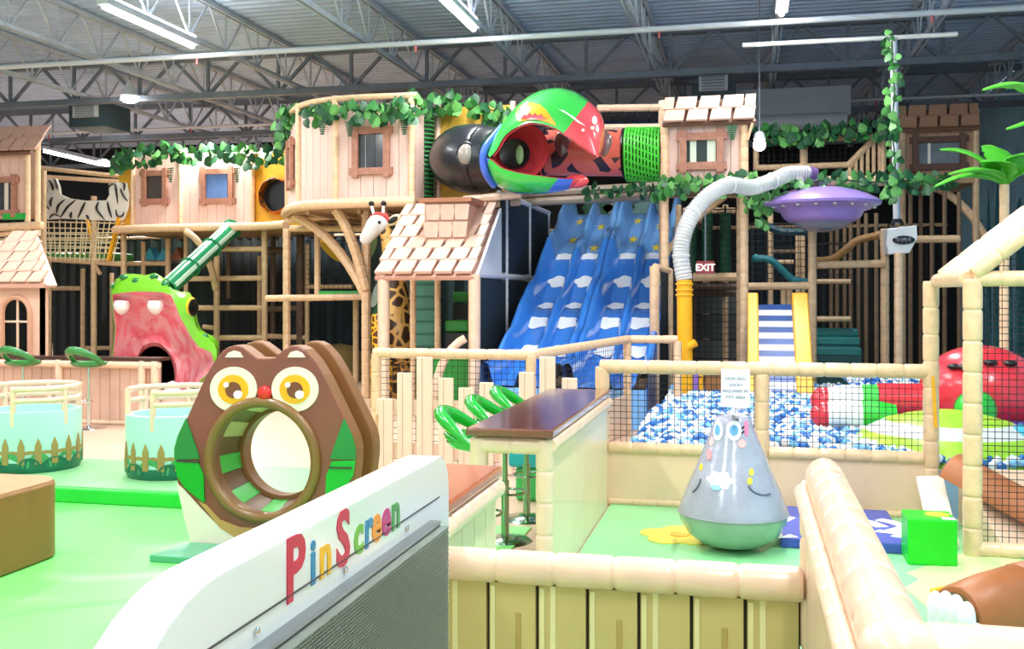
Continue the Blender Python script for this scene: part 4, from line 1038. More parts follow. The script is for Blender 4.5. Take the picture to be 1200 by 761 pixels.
frame('tan padded climbing frame behind the owl and snake',
      [(254, 268, None, 18.8), (218, 272, 360, 19.3, .05), (310, 270, None, 18.8), (304, 300, 395, 20, .05), (268, 272, 350, 20.3, .05, DKP), (320, 268, 400, 20.3, .06, DKP), (352, 275, None, 20, .09, DKP), (360, 285, None, 19.8, .05)],
      [(254, 292, 310, 292, 18.8), (220, 327, 312, 326, 18.9), (230, 361, 310, 361, 18.8), (236, 396, 310, 396, 18.8), (312, 363, 356, 361, 20, .06, DKP), (312, 394, 360, 396, 20), (312, 294, 332, 294, 20, .08, DKP), (358, 336, 414, 336, 19.8, .05), (238, 383, 255, 385, 19, .05)],
      [[(217, 271, 18.2), (245, 285, 18.2), (253, 340, 18.6), .07]])
frame('tall tan posts carrying the curved treehouse',
      [(336, 268, None, 17.4, .075, TAN), (372, 270, 349, 17.4, .06, TAN), (417, 352, None, 18.4, .06, TAN), (429, 243, None, 15.7, .08, TAN)],
      [(312, 350, 428, 348, 17.0, .06, TAN), (336, 258, 428, 250, 16.6, .06, TAN), (340, 268, 428, 268, 17.4, .06, TAN)],
      [[(345, 253, 16.4), (395, 275, 16.0), (428, 345, 15.7), .085], [(393, 245, 15.4), (412, 268, 15.5), (429, 340, 15.65), .085]], TAN)
t = thing('mesh_floor', Q(400, 345, 17.5), 'green edged mesh floor under the curved treehouse', 'platform')
a, b = Q(374, 345, 17.5), Q(426, 345, 17.5)
MB().box(a.x, b.x, 17.4, 18.6, a.z - .03, a.z).build('sheet', LGREEN, t); MB().box(a.x, b.x, 17.36, 17.4, a.z - .06, a.z + .06).build('edge_strip', LGREEN, t)
t = thing('net_hammock', Q(390, 290, 18.5), 'sagging yellow net hammock under the curved treehouse', 'hammock')
rings = [[Q(372 + 38 * f, 284 + 24 * f * (1.0 if True else 0) - 10 * math.sin(math.pi * f) * (1 - g) + 8 * g * math.sin(math.pi * f), 18.2 + g * .6) for f in [i / 10 for i in range(11)]] for g in (0, .5, 1)]
MB().rings(rings, close=False).build('cloth', mat('hammock_yellow', (220, 170, 50), .6, .2, 60), t, smooth=True, fix=False)
MB().tube(rings[0], .03, 6).build('rope', YEL, t, smooth=True)
c = Q(398, 418, 19)
t = thing('olive_dome', (c.x, 19, 0), 'olive brown soft dome standing behind the owl', 'soft dome')
MB().lathe([(.62, 0), (.60, .25), (.5, .48), (.3, .66), (0, .72)], (c.x, 19, 0), 24).build('dome', mat('olive_vinyl', (120, 100, 56), .5, .1, 3), t, smooth=True)
MB().tube([(c.x + .62 * math.cos(2 * math.pi * k / 24), 19 + .62 * math.sin(2 * math.pi * k / 24), .03) for k in range(24)], .025, 6, closed=True).build('piping', mat('olive_dark_vinyl', (84, 70, 40), .5), t, smooth=True)
for px, py, col, lab in ((190, 299, (60, 160, 190), 'blue triangular block on the climbing deck'), (206, 300, (150, 90, 70), 'brown triangular block on the climbing deck'), (174, 302, (60, 120, 80), 'green triangular block on the climbing deck')):
    p = Q(px, 308, 19.8); t = thing('wedge_block', p, lab, 'soft block')
    MB().prism([p + Vector((-.16, 0, .05)), p + Vector((.16, 0, .05)), p + Vector((.02, 0, .34))], (0, .3, 0)).build('wedge', mat('wedge_%d' % col[0], col, .5), t, bevel=.01)
    MB().box(p.x - .17, p.x + .17, p.y - .01, p.y + .31, p.z + .0, p.z + .05).build('base_strip', mat('wedge_base', (90, 90, 84), .5), t)
# ================================================================== treehouses
def facet(t, A, B, z0, z1, m=PINKWOOD, pw=.2):
    A, B = Vector((A[0], A[1], 0)), Vector((B[0], B[1], 0)); d = B - A; n = max(1, round(d.length / pw)); w = d.length / n
    me = MB().box(.004, w - .004, -.02, .02, z0, z1).mesh('plank', m); rz = math.atan2(d.y, d.x)
    for k in range(n): place('plank', me, t, A + d * (k / n), (0, 0, rz))
    s = Vector((-d.y, d.x, 0)).normalized() * .025
    MB().prism([A + s + Vector((0, 0, z0)), B + s + Vector((0, 0, z0)), B + s + Vector((0, 0, z1)), A + s + Vector((0, 0, z1))], s * .6).build('wall_backing', mat('plank_gap', (120, 84, 70)), t)
    return rz
def log_window(t, A, B, f, zc, w, h, pane=GLASS, lm=LOG, lw=.055, inner=()):
    A, B = Vector((A[0], A[1], 0)), Vector((B[0], B[1], 0)); d = B - A; rz = math.atan2(d.y, d.x); c = A + d * f
    me = MB().box(-w / 2, w / 2, -.035, -.015, -h / 2, h / 2).mesh('window_pane', pane)
    o = place('window_pane', me, t, (c.x, c.y, zc), (0, 0, rz)); e = .075
    hm = MB().bar((-w / 2 - e - lw, -.06, 0), (w / 2 + e + lw, -.06, 0), lw * 2, .06, up=(0, 1, 0)).mesh('frame_log', lm); vm = MB().bar((0, -.075, -h / 2 - e - lw), (0, -.075, h / 2 + e + lw), lw * 1.8, .06, up=(0, 1, 0)).mesh('frame_log', lm)
    for z in (-h / 2 - lw * .6, h / 2 + lw * .6): place('frame_log', hm, o, (0, 0, z))
    for x in (-w / 2 - lw * .6, w / 2 + lw * .6): place('frame_log', vm, o, (x, 0, 0))
    for x, ww, im in inner: place('pane_strip', MB().box(-ww / 2, ww / 2, -.039, -.035, -h / 2, h / 2).mesh('pane_strip', im), o, (x, 0, 0))
    return o
DZ = 3.12
# curved treehouse
p0, p1, p2 = Q(338, 250, 16.9), Q(394, 240, 15.2), Q(483, 240, 15.2)
t = thing('curved_treehouse', (p1.x, 15.2, DZ), 'pale plank treehouse with curved deck and log window above the giraffe', 'treehouse')
mid = Vector((p0.x * .45 + p1.x * .55 - .12, p0.y * .45 + p1.y * .55 - .28, 0))
ztop = 4.72
facet(t, p0, mid, DZ + .08, ztop); facet(t, mid, p1, DZ + .08, ztop); facet(t, p1, p2, DZ + .08, ztop); facet(t, p2, (p2.x + .0, 17.2), DZ + .08, ztop)
log_window(t, p0, mid, .5, 3.95, .42, .62, GLASS); log_window(t, p1, p2, .48, 3.97, .46, .58, GLASS, inner=((.05, .03, mat('pane_dark', (20, 22, 26), .2)), (-.1, .012, mat('pane_light', (150, 156, 160), .2))))
for q in (p0, mid, p1, p2):
    b = MB(); bamboo(b, [(q.x, q.y - .03, DZ), (q.x, q.y - .03, ztop + .15)], .055, .2, 10, .92); b.build('corner_post', TAN, t, smooth=True)
dk = [(p0.x - .05, p0.y + .2), (p0.x - .02, p0.y - .08), (mid.x - .02, mid.y - .12), (p1.x, p1.y - .14), (p2.x + .1, p2.y - .14)]
b = MB(); bamboo(b, catmull([(x, y, DZ + .02) for x, y in dk], 6), .085, .25, 10, .95); b.build('deck_edge', TAN, t, smooth=True)
MB().prism([(x, y + .05, DZ - .05) for x, y in dk] + [(p2.x + .1, 18.5, DZ - .05), (p0.x - .05, 18.5, DZ - .05)], (0, 0, .06)).build('deck', mat('deck_under', (176, 140, 104), .6, .1, 4), t)
b = MB(); bamboo(b, catmull([(x, y + .1, ztop + .1) for x, y in dk], 5), .05, .25, 8, .95); b.build('top_rail', TAN, t, smooth=True)
for k in range(6): MB().bar((p0.x + .1 + k * .45, 15.5 if k > 1 else 16.6, DZ - .08), (p0.x + .1 + k * .45, 18.4, DZ - .08), .06, .06).build('joist', TAN2, t)
# row treehouse further back
Y = 19.0
A, M1, B = Q(157, 268, Y), Q(213, 268, Y), Q(297, 268, Y); z0, z1 = 3.08, 4.62
t = thing('plank_treehouse', (M1.x, Y, z0), 'long pale plank treehouse with two log windows above the snake', 'treehouse')
facet(t, A, M1, z0, z1); facet(t, M1, B, z0, z1)
log_window(t, A, M1, .47, 3.93, .42, .52, mat('window_dark_warm', (70, 58, 52), .15)); log_window(t, M1, B, .52, 3.92, .55, .54, mat('window_blue', (96, 130, 190), .12, .2, 3), inner=((.24, .06, BLACKM),))
for q in (A, M1, B):
    b = MB(); bamboo(b, [(q.x, Y - .04, z0), (q.x, Y - .04, z1 + .1)], .05, .2, 8, .9); b.build('corner_post', TAN, t, smooth=True)
YP = mat('yellow_wall', (232, 176, 40), .5, .1, 4)
a0, a1 = Q(141, 268, Y + .1), Q(157, 268, Y + .1); MB().box(a0.x, a1.x, Y + .05, Y + .1, z0, z1).build('yellow_panel', YP, t)
a0, a1 = Q(297, 268, Y + .1), Q(345, 268, Y + .1); MB().box(a0.x, a1.x + .6, Y + .05, Y + .1, z0, z1).build('yellow_panel', YP, t)
c = Q(327, 230, Y)
MB().lathe([(.33, -.25), (.37, -.2), (.37, .05)], c, 24, axis='y').build('tunnel_mouth', vor_mat('orange_tunnel', (60, 36, 24), (222, 120, 40), 3.2, .05), t, smooth=True)
MB().lathe([(0, .0), (.33, .0), (.33, -.02)], c, 24, axis='y').build('tunnel_dark', BLACKM, t)
dk = [Q(134, 271, Y - .3), Q(180, 270, Y - .55), Q(240, 270, Y - .6), Q(300, 268, Y - .6), Q(335, 263, Y - 1.0)]
for q in dk: q.z = z0 - .04
b = MB(); bamboo(b, catmull(dk, 5), .085, .25, 10, .95); b.build('deck_edge', TAN, t, smooth=True)
MB().prism([q + Vector((0, .05, -.07)) for q in dk] + [Vector((B.x + 1.0, Y + 1.8, z0 - .11)), Vector((A.x - .4, Y + 1.8, z0 - .11))], (0, 0, .06)).build('deck', mat('deck_under', (176, 140, 104)), t)
# zebra bridge
t = thing('zebra_bridge', Q(100, 300, 19), 'rope bridge with zebra striped side panel between treehouses', 'bridge')
ZW = mat('zebra_white', (240, 234, 224), .5); ZB = mat('zebra_black', (38, 30, 30), .5)
def C1(x, y, Y=18.9): return Q(x / 6.919, 150 + y / 6.919, Y)
zp = [(322, 410), (455, 412), (478, 470), (490, 540), (560, 570), (700, 590), (860, 588), (885, 545), (870, 500), (885, 452), (960, 440), (1020, 445), (1042, 540), (1035, 650), (1000, 745), (960, 755), (700, 745), (500, 735), (340, 745), (325, 700)]
zo = MB().prism([C1(x, y) for x, y in zp], (0, .05, 0)).build('zebra_panel', ZW, t)
def stripe(pts, w=21):
    pts = catmull([C1(x, y, 18.88) for x, y in pts], 4); n = len(pts); s = mpp(90, 18.9) / 6.919
    MB().tube(pts, [max(.004, w * s * math.sin(math.pi * (i + .6) / (n + .2))) for i in range(n)], 6, flat=.3).build('zebra_stripe', ZB, zo, smooth=True)
for pts in ([(330, 430), (360, 480), (380, 510)], [(395, 420), (425, 470), (430, 510)], [(440, 415), (455, 450), (465, 500)], [(330, 490), (335, 520), (345, 560)], [(335, 580), (360, 620), (400, 660)], [(425, 560), (410, 600), (415, 640)], [(525, 580), (475, 630), (460, 690)], [(615, 585), (550, 640), (490, 730)],
            [(690, 600), (670, 650), (630, 735)], [(800, 598), (785, 660), (850, 745)], [(870, 595), (885, 660), (905, 730)], [(885, 545), (880, 480), (930, 455), (945, 530), (955, 620)], [(975, 490), (1000, 550), (1035, 595)], [(985, 450), (1010, 455), (1005, 510)], [(400, 735), (435, 700), (490, 720)], [(580, 680), (575, 710), (575, 735)], [(700, 705), (710, 720), (720, 745)], [(940, 660), (950, 710), (990, 715), (1005, 680)], [(325, 640), (335, 680), (340, 720)]):
    stripe(pts)
cord = mat('bridge_cord', (226, 206, 170), .7)
nm = MB()
for k in range(15):
    a, b = Q(50 + k * 6.6, 258 + (k % 3), 18.95), Q(54 + k * 5.6, 306, 18.95); nm.tube([a, b], .014, 4, caps=False)
for k in range(7):
    a, b = Q(50, 260 + k * 7, 18.95), Q(146 - k * 3.6, 262 + k * 7, 18.95); nm.tube([a, b], .014, 4, caps=False)
nm.build('net', cord, t, fix=False)
nm = MB()
for k in range(15):
    a, b = Q(8 + k * 9, 272, 19.9), Q(2 + k * 9.4, 302, 19.9); nm.tube([a, b], .014, 4, caps=False)
for k in range(5): nm.tube([Q(5, 273 + k * 6, 19.9), Q(140, 273 + k * 6, 19.9)], .014, 4, caps=False)
nm.build('net', cord, t, fix=False)
MB().bar(Q(140, 255, 18.9), Q(127, 306, 18.9), .09, .06).build('yellow_strap', YEL, t); MB().bar(Q(102, 258, 19.4), Q(108, 282, 19.4), .07, .05).build('yellow_strap', YEL, t)
a, b = Q(18, 297, 19.3), Q(135, 302, 19.3)
MB().box(a.x, b.x, 19.05, 19.85, a.z - .18, a.z - .05).build('bridge_floor', LGREEN, t)
for k in range(16):
    f = k / 15; x = a.x + (b.x - a.x) * f
    MB().tube([(x, 19.04, a.z - .1), (x, 19.86, a.z - .1)], .09, 8).build('floor_roll', mat('roll_green', (70, 150, 70), .45), t, smooth=True)
for y0, y1, yy in ((197, 207, 19.2), (207, 213, 20.5)): 
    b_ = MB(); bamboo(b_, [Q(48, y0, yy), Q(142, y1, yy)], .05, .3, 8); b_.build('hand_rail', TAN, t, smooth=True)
# corner treehouse
Y = 17.2; A, B = Q(-40, 262, Y), Q(34, 262, Y); z0 = Q(0, 257, Y).z; z1 = Q(0, 178, Y).z
t = thing('corner_treehouse', (B.x, Y, z0), 'pink plank treehouse with shingle roof beside the zebra bridge', 'treehouse')
facet(t, A, B, z0, z1, mat('pink_planks_warm', (234, 190, 170), .55, .06, 7, .1)); log_window(t, A, B, (Q(6, 0, Y).x - A.x) / (B.x - A.x), 3.62, .45, .58, GLASS, inner=((.06, .09, mat('pane_cream', (230, 220, 200), .3)),))
facet(t, B, (B.x, Y + .3), z0, z1, mat('brown_planks', (120, 84, 56), .6, .1, 6))
for q in (B, Q(46, 250, Y)):
    b = MB(); bamboo(b, [(q.x, Y - .04, z0 - .35), (q.x, Y - .04, z1 + .2)], .055, .2, 8, .9); b.build('corner_post', TAN, t, smooth=True)
shingles(t, (A.x, Y - .25, z1 - .03), (1, 0, 0), (0, .35, .45), Q(44, 0, Y - .25).x - A.x, .62, 2, 6, mat('shingle_brown_pink', (206, 164, 146), .55, .1, 5), th=.04)
MB().prism([(A.x, Y - .22, z1 - .06), (Q(44, 0, Y).x, Y - .22, z1 - .06), (Q(44, 0, Y).x, Y + .2, z1 + .45), (A.x, Y + .2, z1 + .45)], (0, .05, -.04)).build('roof_board', mat('roof_brown', (120, 86, 70), .6), t)
b = MB(); bamboo(b, [Q(-40, 268, Y - .1), Q(50, 264, Y - .1)], .08, .25, 8); b.build('deck_edge', TAN, t, smooth=True)
a_ = Q(4, 257, Y - .08); MB().box(a_.x, B.x, Y - .1, Y - .04, z0 - .02, z0 + .1).build('green_edge', LGREEN, t)
b = MB(); bamboo(b, bez(Q(0, 275, Y), Q(18, 274, Y), Q(30, 264, Y), 6), .05, .2, 8); b.build('brace', TAN, t, smooth=True)
# tower with log window
Y = 15.0; A, B = Q(779, 210, Y), Q(872, 210, Y); z0, z1 = Q(820, 210, Y).z, Q(820, 143, Y).z
t = thing('window_tower', (A.x, Y, z0), 'pale plank tower with log window and shingle roof beside the saucer', 'treehouse')
facet(t, A, B, z0, z1, PINKWOOD, .18)
log_window(t, A, B, .47, Q(820, 178, Y).z, .46, .36, mat('pane_green_dark', (40, 58, 56), .15), inner=((-.12, .09, mat('pane_pale', (214, 226, 206), .3)), (.14, .12, mat('pane_pale', (214, 226, 206), .3))))
facet(t, B, (B.x, Y + 1.6), z0, z1)
for q in (A, B):
    b = MB(); bamboo(b, [(q.x, Y - .05, 0), (q.x, Y - .05, z1 + (.22 if q is A else 0))], .065, .2, 10, .92); b.build('corner_post', TAN, t, smooth=True)
xr = Q(886, 150, Y).x
shingles(t, (A.x - .02, Y - .2, z1 - .03), (1, 0, 0), (0, .25, .42), xr - A.x + .02, .42, 2, 4, SHINGLE, th=.04)
MB().prism([(A.x - .02, Y - .18, z1 - .05), (xr, Y - .18, z1 - .05), (xr - .12, Y + .06, z1 + .33), (A.x - .02, Y + .06, z1 + .33)], (0, .04, -.03)).build('roof_board', mat('roof_brown', (120, 86, 70)), t)
MB().bar((xr - .05, Y - .15, z1 - .06), (xr - .12, Y - .1, z1 - .3), .04, .04).build('eave_bracket', TAN, t)
MB().box(A.x, B.x, Y - .1, Y + 1.6, z0 - .12, z0).build('deck', mat('deck_under', (176, 140, 104)), t)
# far tower by the blue wall
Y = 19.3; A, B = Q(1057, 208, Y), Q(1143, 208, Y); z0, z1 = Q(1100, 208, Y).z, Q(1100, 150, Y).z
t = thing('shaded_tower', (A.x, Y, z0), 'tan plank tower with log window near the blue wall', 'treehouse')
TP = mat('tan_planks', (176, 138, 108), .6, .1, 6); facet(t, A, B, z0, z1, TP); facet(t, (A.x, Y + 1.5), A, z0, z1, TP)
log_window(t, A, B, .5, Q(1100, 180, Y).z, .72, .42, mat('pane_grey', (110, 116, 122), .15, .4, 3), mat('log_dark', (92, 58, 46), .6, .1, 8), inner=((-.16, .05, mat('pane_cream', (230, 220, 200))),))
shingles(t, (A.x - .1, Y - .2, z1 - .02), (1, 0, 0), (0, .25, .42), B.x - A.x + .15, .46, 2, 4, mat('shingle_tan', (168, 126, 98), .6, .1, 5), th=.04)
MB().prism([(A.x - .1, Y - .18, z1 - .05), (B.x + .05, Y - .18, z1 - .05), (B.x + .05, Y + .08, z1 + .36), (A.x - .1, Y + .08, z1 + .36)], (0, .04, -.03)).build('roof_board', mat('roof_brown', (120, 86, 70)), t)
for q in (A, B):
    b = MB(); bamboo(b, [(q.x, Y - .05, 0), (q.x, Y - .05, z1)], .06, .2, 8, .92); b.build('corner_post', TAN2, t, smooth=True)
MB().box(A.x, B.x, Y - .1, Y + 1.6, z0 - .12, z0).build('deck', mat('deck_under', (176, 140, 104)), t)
b = MB(); bamboo(b, bez(Q(1076, 213, Y), Q(1130, 225, Y), Q(1158, 285, Y), 10), .07, .25, 8, .95); b.build('brace', TAN, t, smooth=True)
# ================================================================== giraffe house
HYF = 13.5
def giraffe_house():
    x0, x1 = Q(448, 322, HYF).x, Q(556, 322, HYF).x; ze = Q(500, 322, HYF).z; d = 1.3; zr = Q(530, 243, HYF + d).z
    t = thing('shingled_house', (x0, HYF, 0), 'open fronted house with pink shingle roof between giraffe and slide', 'playhouse')
    for x in (x0 + .02, x1):
        b = MB(); bamboo(b, [(x, HYF, 0), (x, HYF, ze)], .085, .4, 10, .96); b.build('post', CREAM, t, smooth=True)
    for px in (484, 513):
        x = Q(px, 340, HYF + 1.0).x; b = MB(); bamboo(b, [(x, HYF + 1.0, 0), (x, HYF + 1.0, ze)], .05, .12, 8); b.build('inner_post', TAN, t, smooth=True)
    V = Vector((0, d, zr - ze)); L = V.length
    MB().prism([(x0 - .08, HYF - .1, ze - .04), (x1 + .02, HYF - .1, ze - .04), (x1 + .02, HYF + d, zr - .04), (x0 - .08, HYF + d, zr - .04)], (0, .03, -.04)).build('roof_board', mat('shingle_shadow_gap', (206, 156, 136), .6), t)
    shingles(t, (x0 - .08, HYF - .1, ze), (1, 0, 0), V, x1 - x0 + .1, L, 6, 5, SHINGLE, th=.045)
    MB().prism([(x1 + .03, HYF - .05, ze), (x1 + .03, HYF + d, zr - .03), (x1 + .03, HYF + d, ze)], (.04, 0, 0)).build('gable', mat('gable_white', (226, 228, 232), .5), t)
    # chimney on the roof slope
    f = .50; c0 = Vector(((x0 + x1) / 2 + .12, HYF + d * f, ze + (zr - ze) * f)); o = .30
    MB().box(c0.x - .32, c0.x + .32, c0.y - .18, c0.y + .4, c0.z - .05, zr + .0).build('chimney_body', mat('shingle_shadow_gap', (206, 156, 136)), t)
    sm = MB().prism([(-.09, 0, 0), (.09, 0, 0), (.12, 0, .22), (-.12, 0, .22)], (0, -.03, 0)).mesh('shingle', SHINGLE)
    for r in range(2):
        for k in range(3): place('shingle', sm, t, (c0.x - .21 + .21 * k + (.03 if r else 0), c0.y - .185, c0.z + .02 + .25 * r))
    MB().box(c0.x - .40, c0.x + .40, c0.y - .26, c0.y + .45, zr - .0, zr + .06).build('chimney_cap', mat('cap_brown', (176, 116, 84), .5), t)
    # what is inside: shutter, steps
    a, b = Q(488, 395, HYF + 1.3), Q(511, 330, HYF + 1.3)
    MB().box(a.x, b.x, HYF + 1.3, HYF + 1.34, .3, b.z).build('back_panel', mat('teal_shutter', (60, 120, 104), .5, .2, 12, stretch=(1, 1, 6)), t)
    for k in range(9): MB().box(a.x, b.x, HYF + 1.285, HYF + 1.3, .35 + k * .19, .50 + k * .19).build('slat', mat('teal_slat', (84, 146, 126), .5), t)
    # side wall of black mesh running back along the slide
    for k in range(3):
        ya, yb = HYF + .1 + k * 1.7, HYF + 1.7 + k * 1.7
        MB().box(x1 + .02, x1 + .05, ya, yb, .05, ze - .06).build('side_mesh', DARKB, t); MB().box(x1 + .02, x1 + .05, ya + (d if k == 0 else 0), yb, ze + .06, zr + .15 - .0 * k).build('side_mesh', DARKB, t)
        b = MB(); bamboo(b, [(x1 + .03, yb, 0), (x1 + .03, yb, zr + .2)], .05, .2, 8); b.build('side_post', mat('white_pad', (214, 214, 222), .4), t, smooth=True)
    for z in (ze, zr + .2):
        b = MB(); bamboo(b, [(x1 + .03, HYF + (0 if z == ze else d), z), (x1 + .03, HYF + 5.2, z)], .05, .16, 8); b.build('side_rail', mat('white_pad', (214, 214, 222)), t, smooth=True)
    b = MB(); bamboo(b, [(x1 - .5, HYF + d - .1, zr + .1), (x1 + .4, HYF + d - .1, zr + .16)], .06, .3, 8); b.build('ridge_rail', CREAM, t, smooth=True)
    b = MB(); bamboo(b, bez((x1 - .55, HYF - .2, .05), (x1 - .5, HYF - .2, .9), (x1 - .1, HYF - .1, 1.1), 8), .06, .2, 8); b.build('curved_handrail', CREAM, t, smooth=True)
giraffe_house()
for k, (px0, px1, y0, y1, Y) in enumerate(((500, 550, 414, 430, 13.7), (521, 549, 376, 389, 14.6), (530, 549, 342, 355, 15.3))):
    p, q = Q(px0, y1, Y), Q(px1, y0, Y)
    t = thing('soft_step', (p.x, Y, 0), ['lowest green soft step inside the shingled house', 'middle green soft step inside the shingled house', 'topmost green soft step inside the shingled house'][k], 'step')
    MB().box(p.x, q.x, Y, Y + .6, max(0, p.z) if k else .0, q.z).build('tread', mat('step_green', (40, 140, 50), .4, .06, 4), t, bevel=.03)
    MB().box(p.x, q.x, Y + .03, Y + .6, 0 if k else 0, max(.02, p.z - .02)).build('riser', mat('step_dark', (40, 44, 40), .5), t)
def giraffe(Y, pts, rads, head, label, cols, sc):
    b0 = Q(*pts[0], Y)
    t = thing('giraffe_figure', (b0.x, Y, 0), label, 'giraffe figure')
    m = vor_mat('giraffe_' + label[:6], cols[0], cols[1], 5.5 / sc, .09)
    P = catmull([Q(x, y, Y) for x, y in pts], 5); n = len(P); rr = [rads[0] + 0 for _ in P]
    for i in range(n):
        f = i / (n - 1) * (len(rads) - 1); k = min(int(f), len(rads) - 2); rr[i] = rads[k] + (rads[k + 1] - rads[k]) * (f - k)
    MB().tube(P, rr, 16).build('body', m, t, smooth=True)
    if head:
        h = P[-1]; W_ = mat('giraffe_face', (232, 228, 226), .4)
        rot = Matrix.Rotation(R(-38), 3, 'Y')
        mb = MB(); mb.ball(h + Vector((-.10, -.06, .04)), (.17, .13, .15), 18, 12); mb.tube([h + Vector((-.12, -.06, .04)), h + Vector((-.20, -.08, -.08)), h + Vector((-.29, -.1, -.2)), h + Vector((-.33, -.1, -.25))], [.15, .125, .10, .05], 14)
        mb.build('head', W_, t, smooth=True)
        for sx in (-1, 1):
            MB().tube([h + Vector((-.08 + .07 * sx, -.06, .15)), h + Vector((-.10 + .10 * sx, -.06, .34))], .026, 8).build('horn', W_, t, smooth=True)
            MB().ball(h + Vector((-.10 + .10 * sx, -.06, .36)), .045, 10, 8).build('horn_tip', BLACKM, t, smooth=True)
        MB().ball(h + Vector((.16, -.04, .10)), (.14, .04, .075), 14, 8, rot=Matrix.Rotation(R(-30), 3, 'Y')).build('ear', mat('giraffe_ear', (238, 214, 170), .4), t, smooth=True)
        MB().ball(h + Vector((.16, -.075, .10)), (.09, .02, .045), 12, 8, rot=Matrix.Rotation(R(-30), 3, 'Y')).build('inner_ear', BLACKM, t, smooth=True)
        MB().tube([h + Vector((-.22, -.06, .15)), h + Vector((-.1, -.08, .2)), h + Vector((.04, -.06, .17)), h + Vector((.12, -.03, .02))], [.02, .04, .045, .02], 8).build('mane', mat('mane_red', (200, 70, 66), .5), t, smooth=True)
        for dx in (-.16, -.02): MB().ball(h + Vector((dx, -.19 if dx > -.1 else -.17, .06)), .028, 10, 8).build('eye', BLACKM, t, smooth=True)
        MB().ball(h + Vector((-.31, -.16, -.2)), .016, 8, 6).build('nostril', BLACKM, t, smooth=True)
    for dx in (-.1, .12):
        MB().tube([(b0.x + dx, Y, 0), (b0.x + dx, Y, b0.z + .1)], .1 * sc, 10).build('leg', m, t, smooth=True)
giraffe(15.0, [(467, 425), (466, 395), (464, 368), (462, 335), (459, 305), (455, 283), (451, 266)], [.30, .32, .27, .2, .14, .11, .10], True, 'large brown spotted giraffe figure looking out beside the treehouse post', ((226, 176, 96), (66, 40, 24)), 1.0)
giraffe(14.4, [(446, 430), (446, 405), (444, 385), (442, 368)], [.12, .13, .12, .08], False, 'yellow giraffe figure with dark spots beside the house post', ((244, 184, 30), (96, 52, 16)), .6)
t = thing('jungle_banner', Q(450, 400, 15.8), 'dark jungle banner with pale leaves behind the giraffes', 'banner')
a, b = Q(431, 412, 15.9), Q(486, 252, 15.9)
MB().box(a.x, b.x, 15.9, 15.93, 0, b.z).build('cloth', mat('jungle_dark', (40, 62, 60), .6, .5, 2.5), t)
for px, py, s, col in ((441, 345, .22, (190, 214, 206)), (436, 290, .2, (120, 150, 96)), (438, 310, .18, (26, 52, 46)), (441, 375, .3, (44, 120, 70)), (448, 325, .2, (160, 196, 190)), (474, 300, .24, (36, 96, 60))):
    c = Q(px, py, 15.88); mm = mat('banner_leaf_%d' % col[0], col, .6)
    MB().prism([c + Vector((s * math.cos(q) * .35 + s * .3 * math.sin(q), 0, s * math.sin(q))) for q in [2 * math.pi * k / 14 for k in range(14)]], (0, .015, 0)).build('banner_leaf', mm, t)
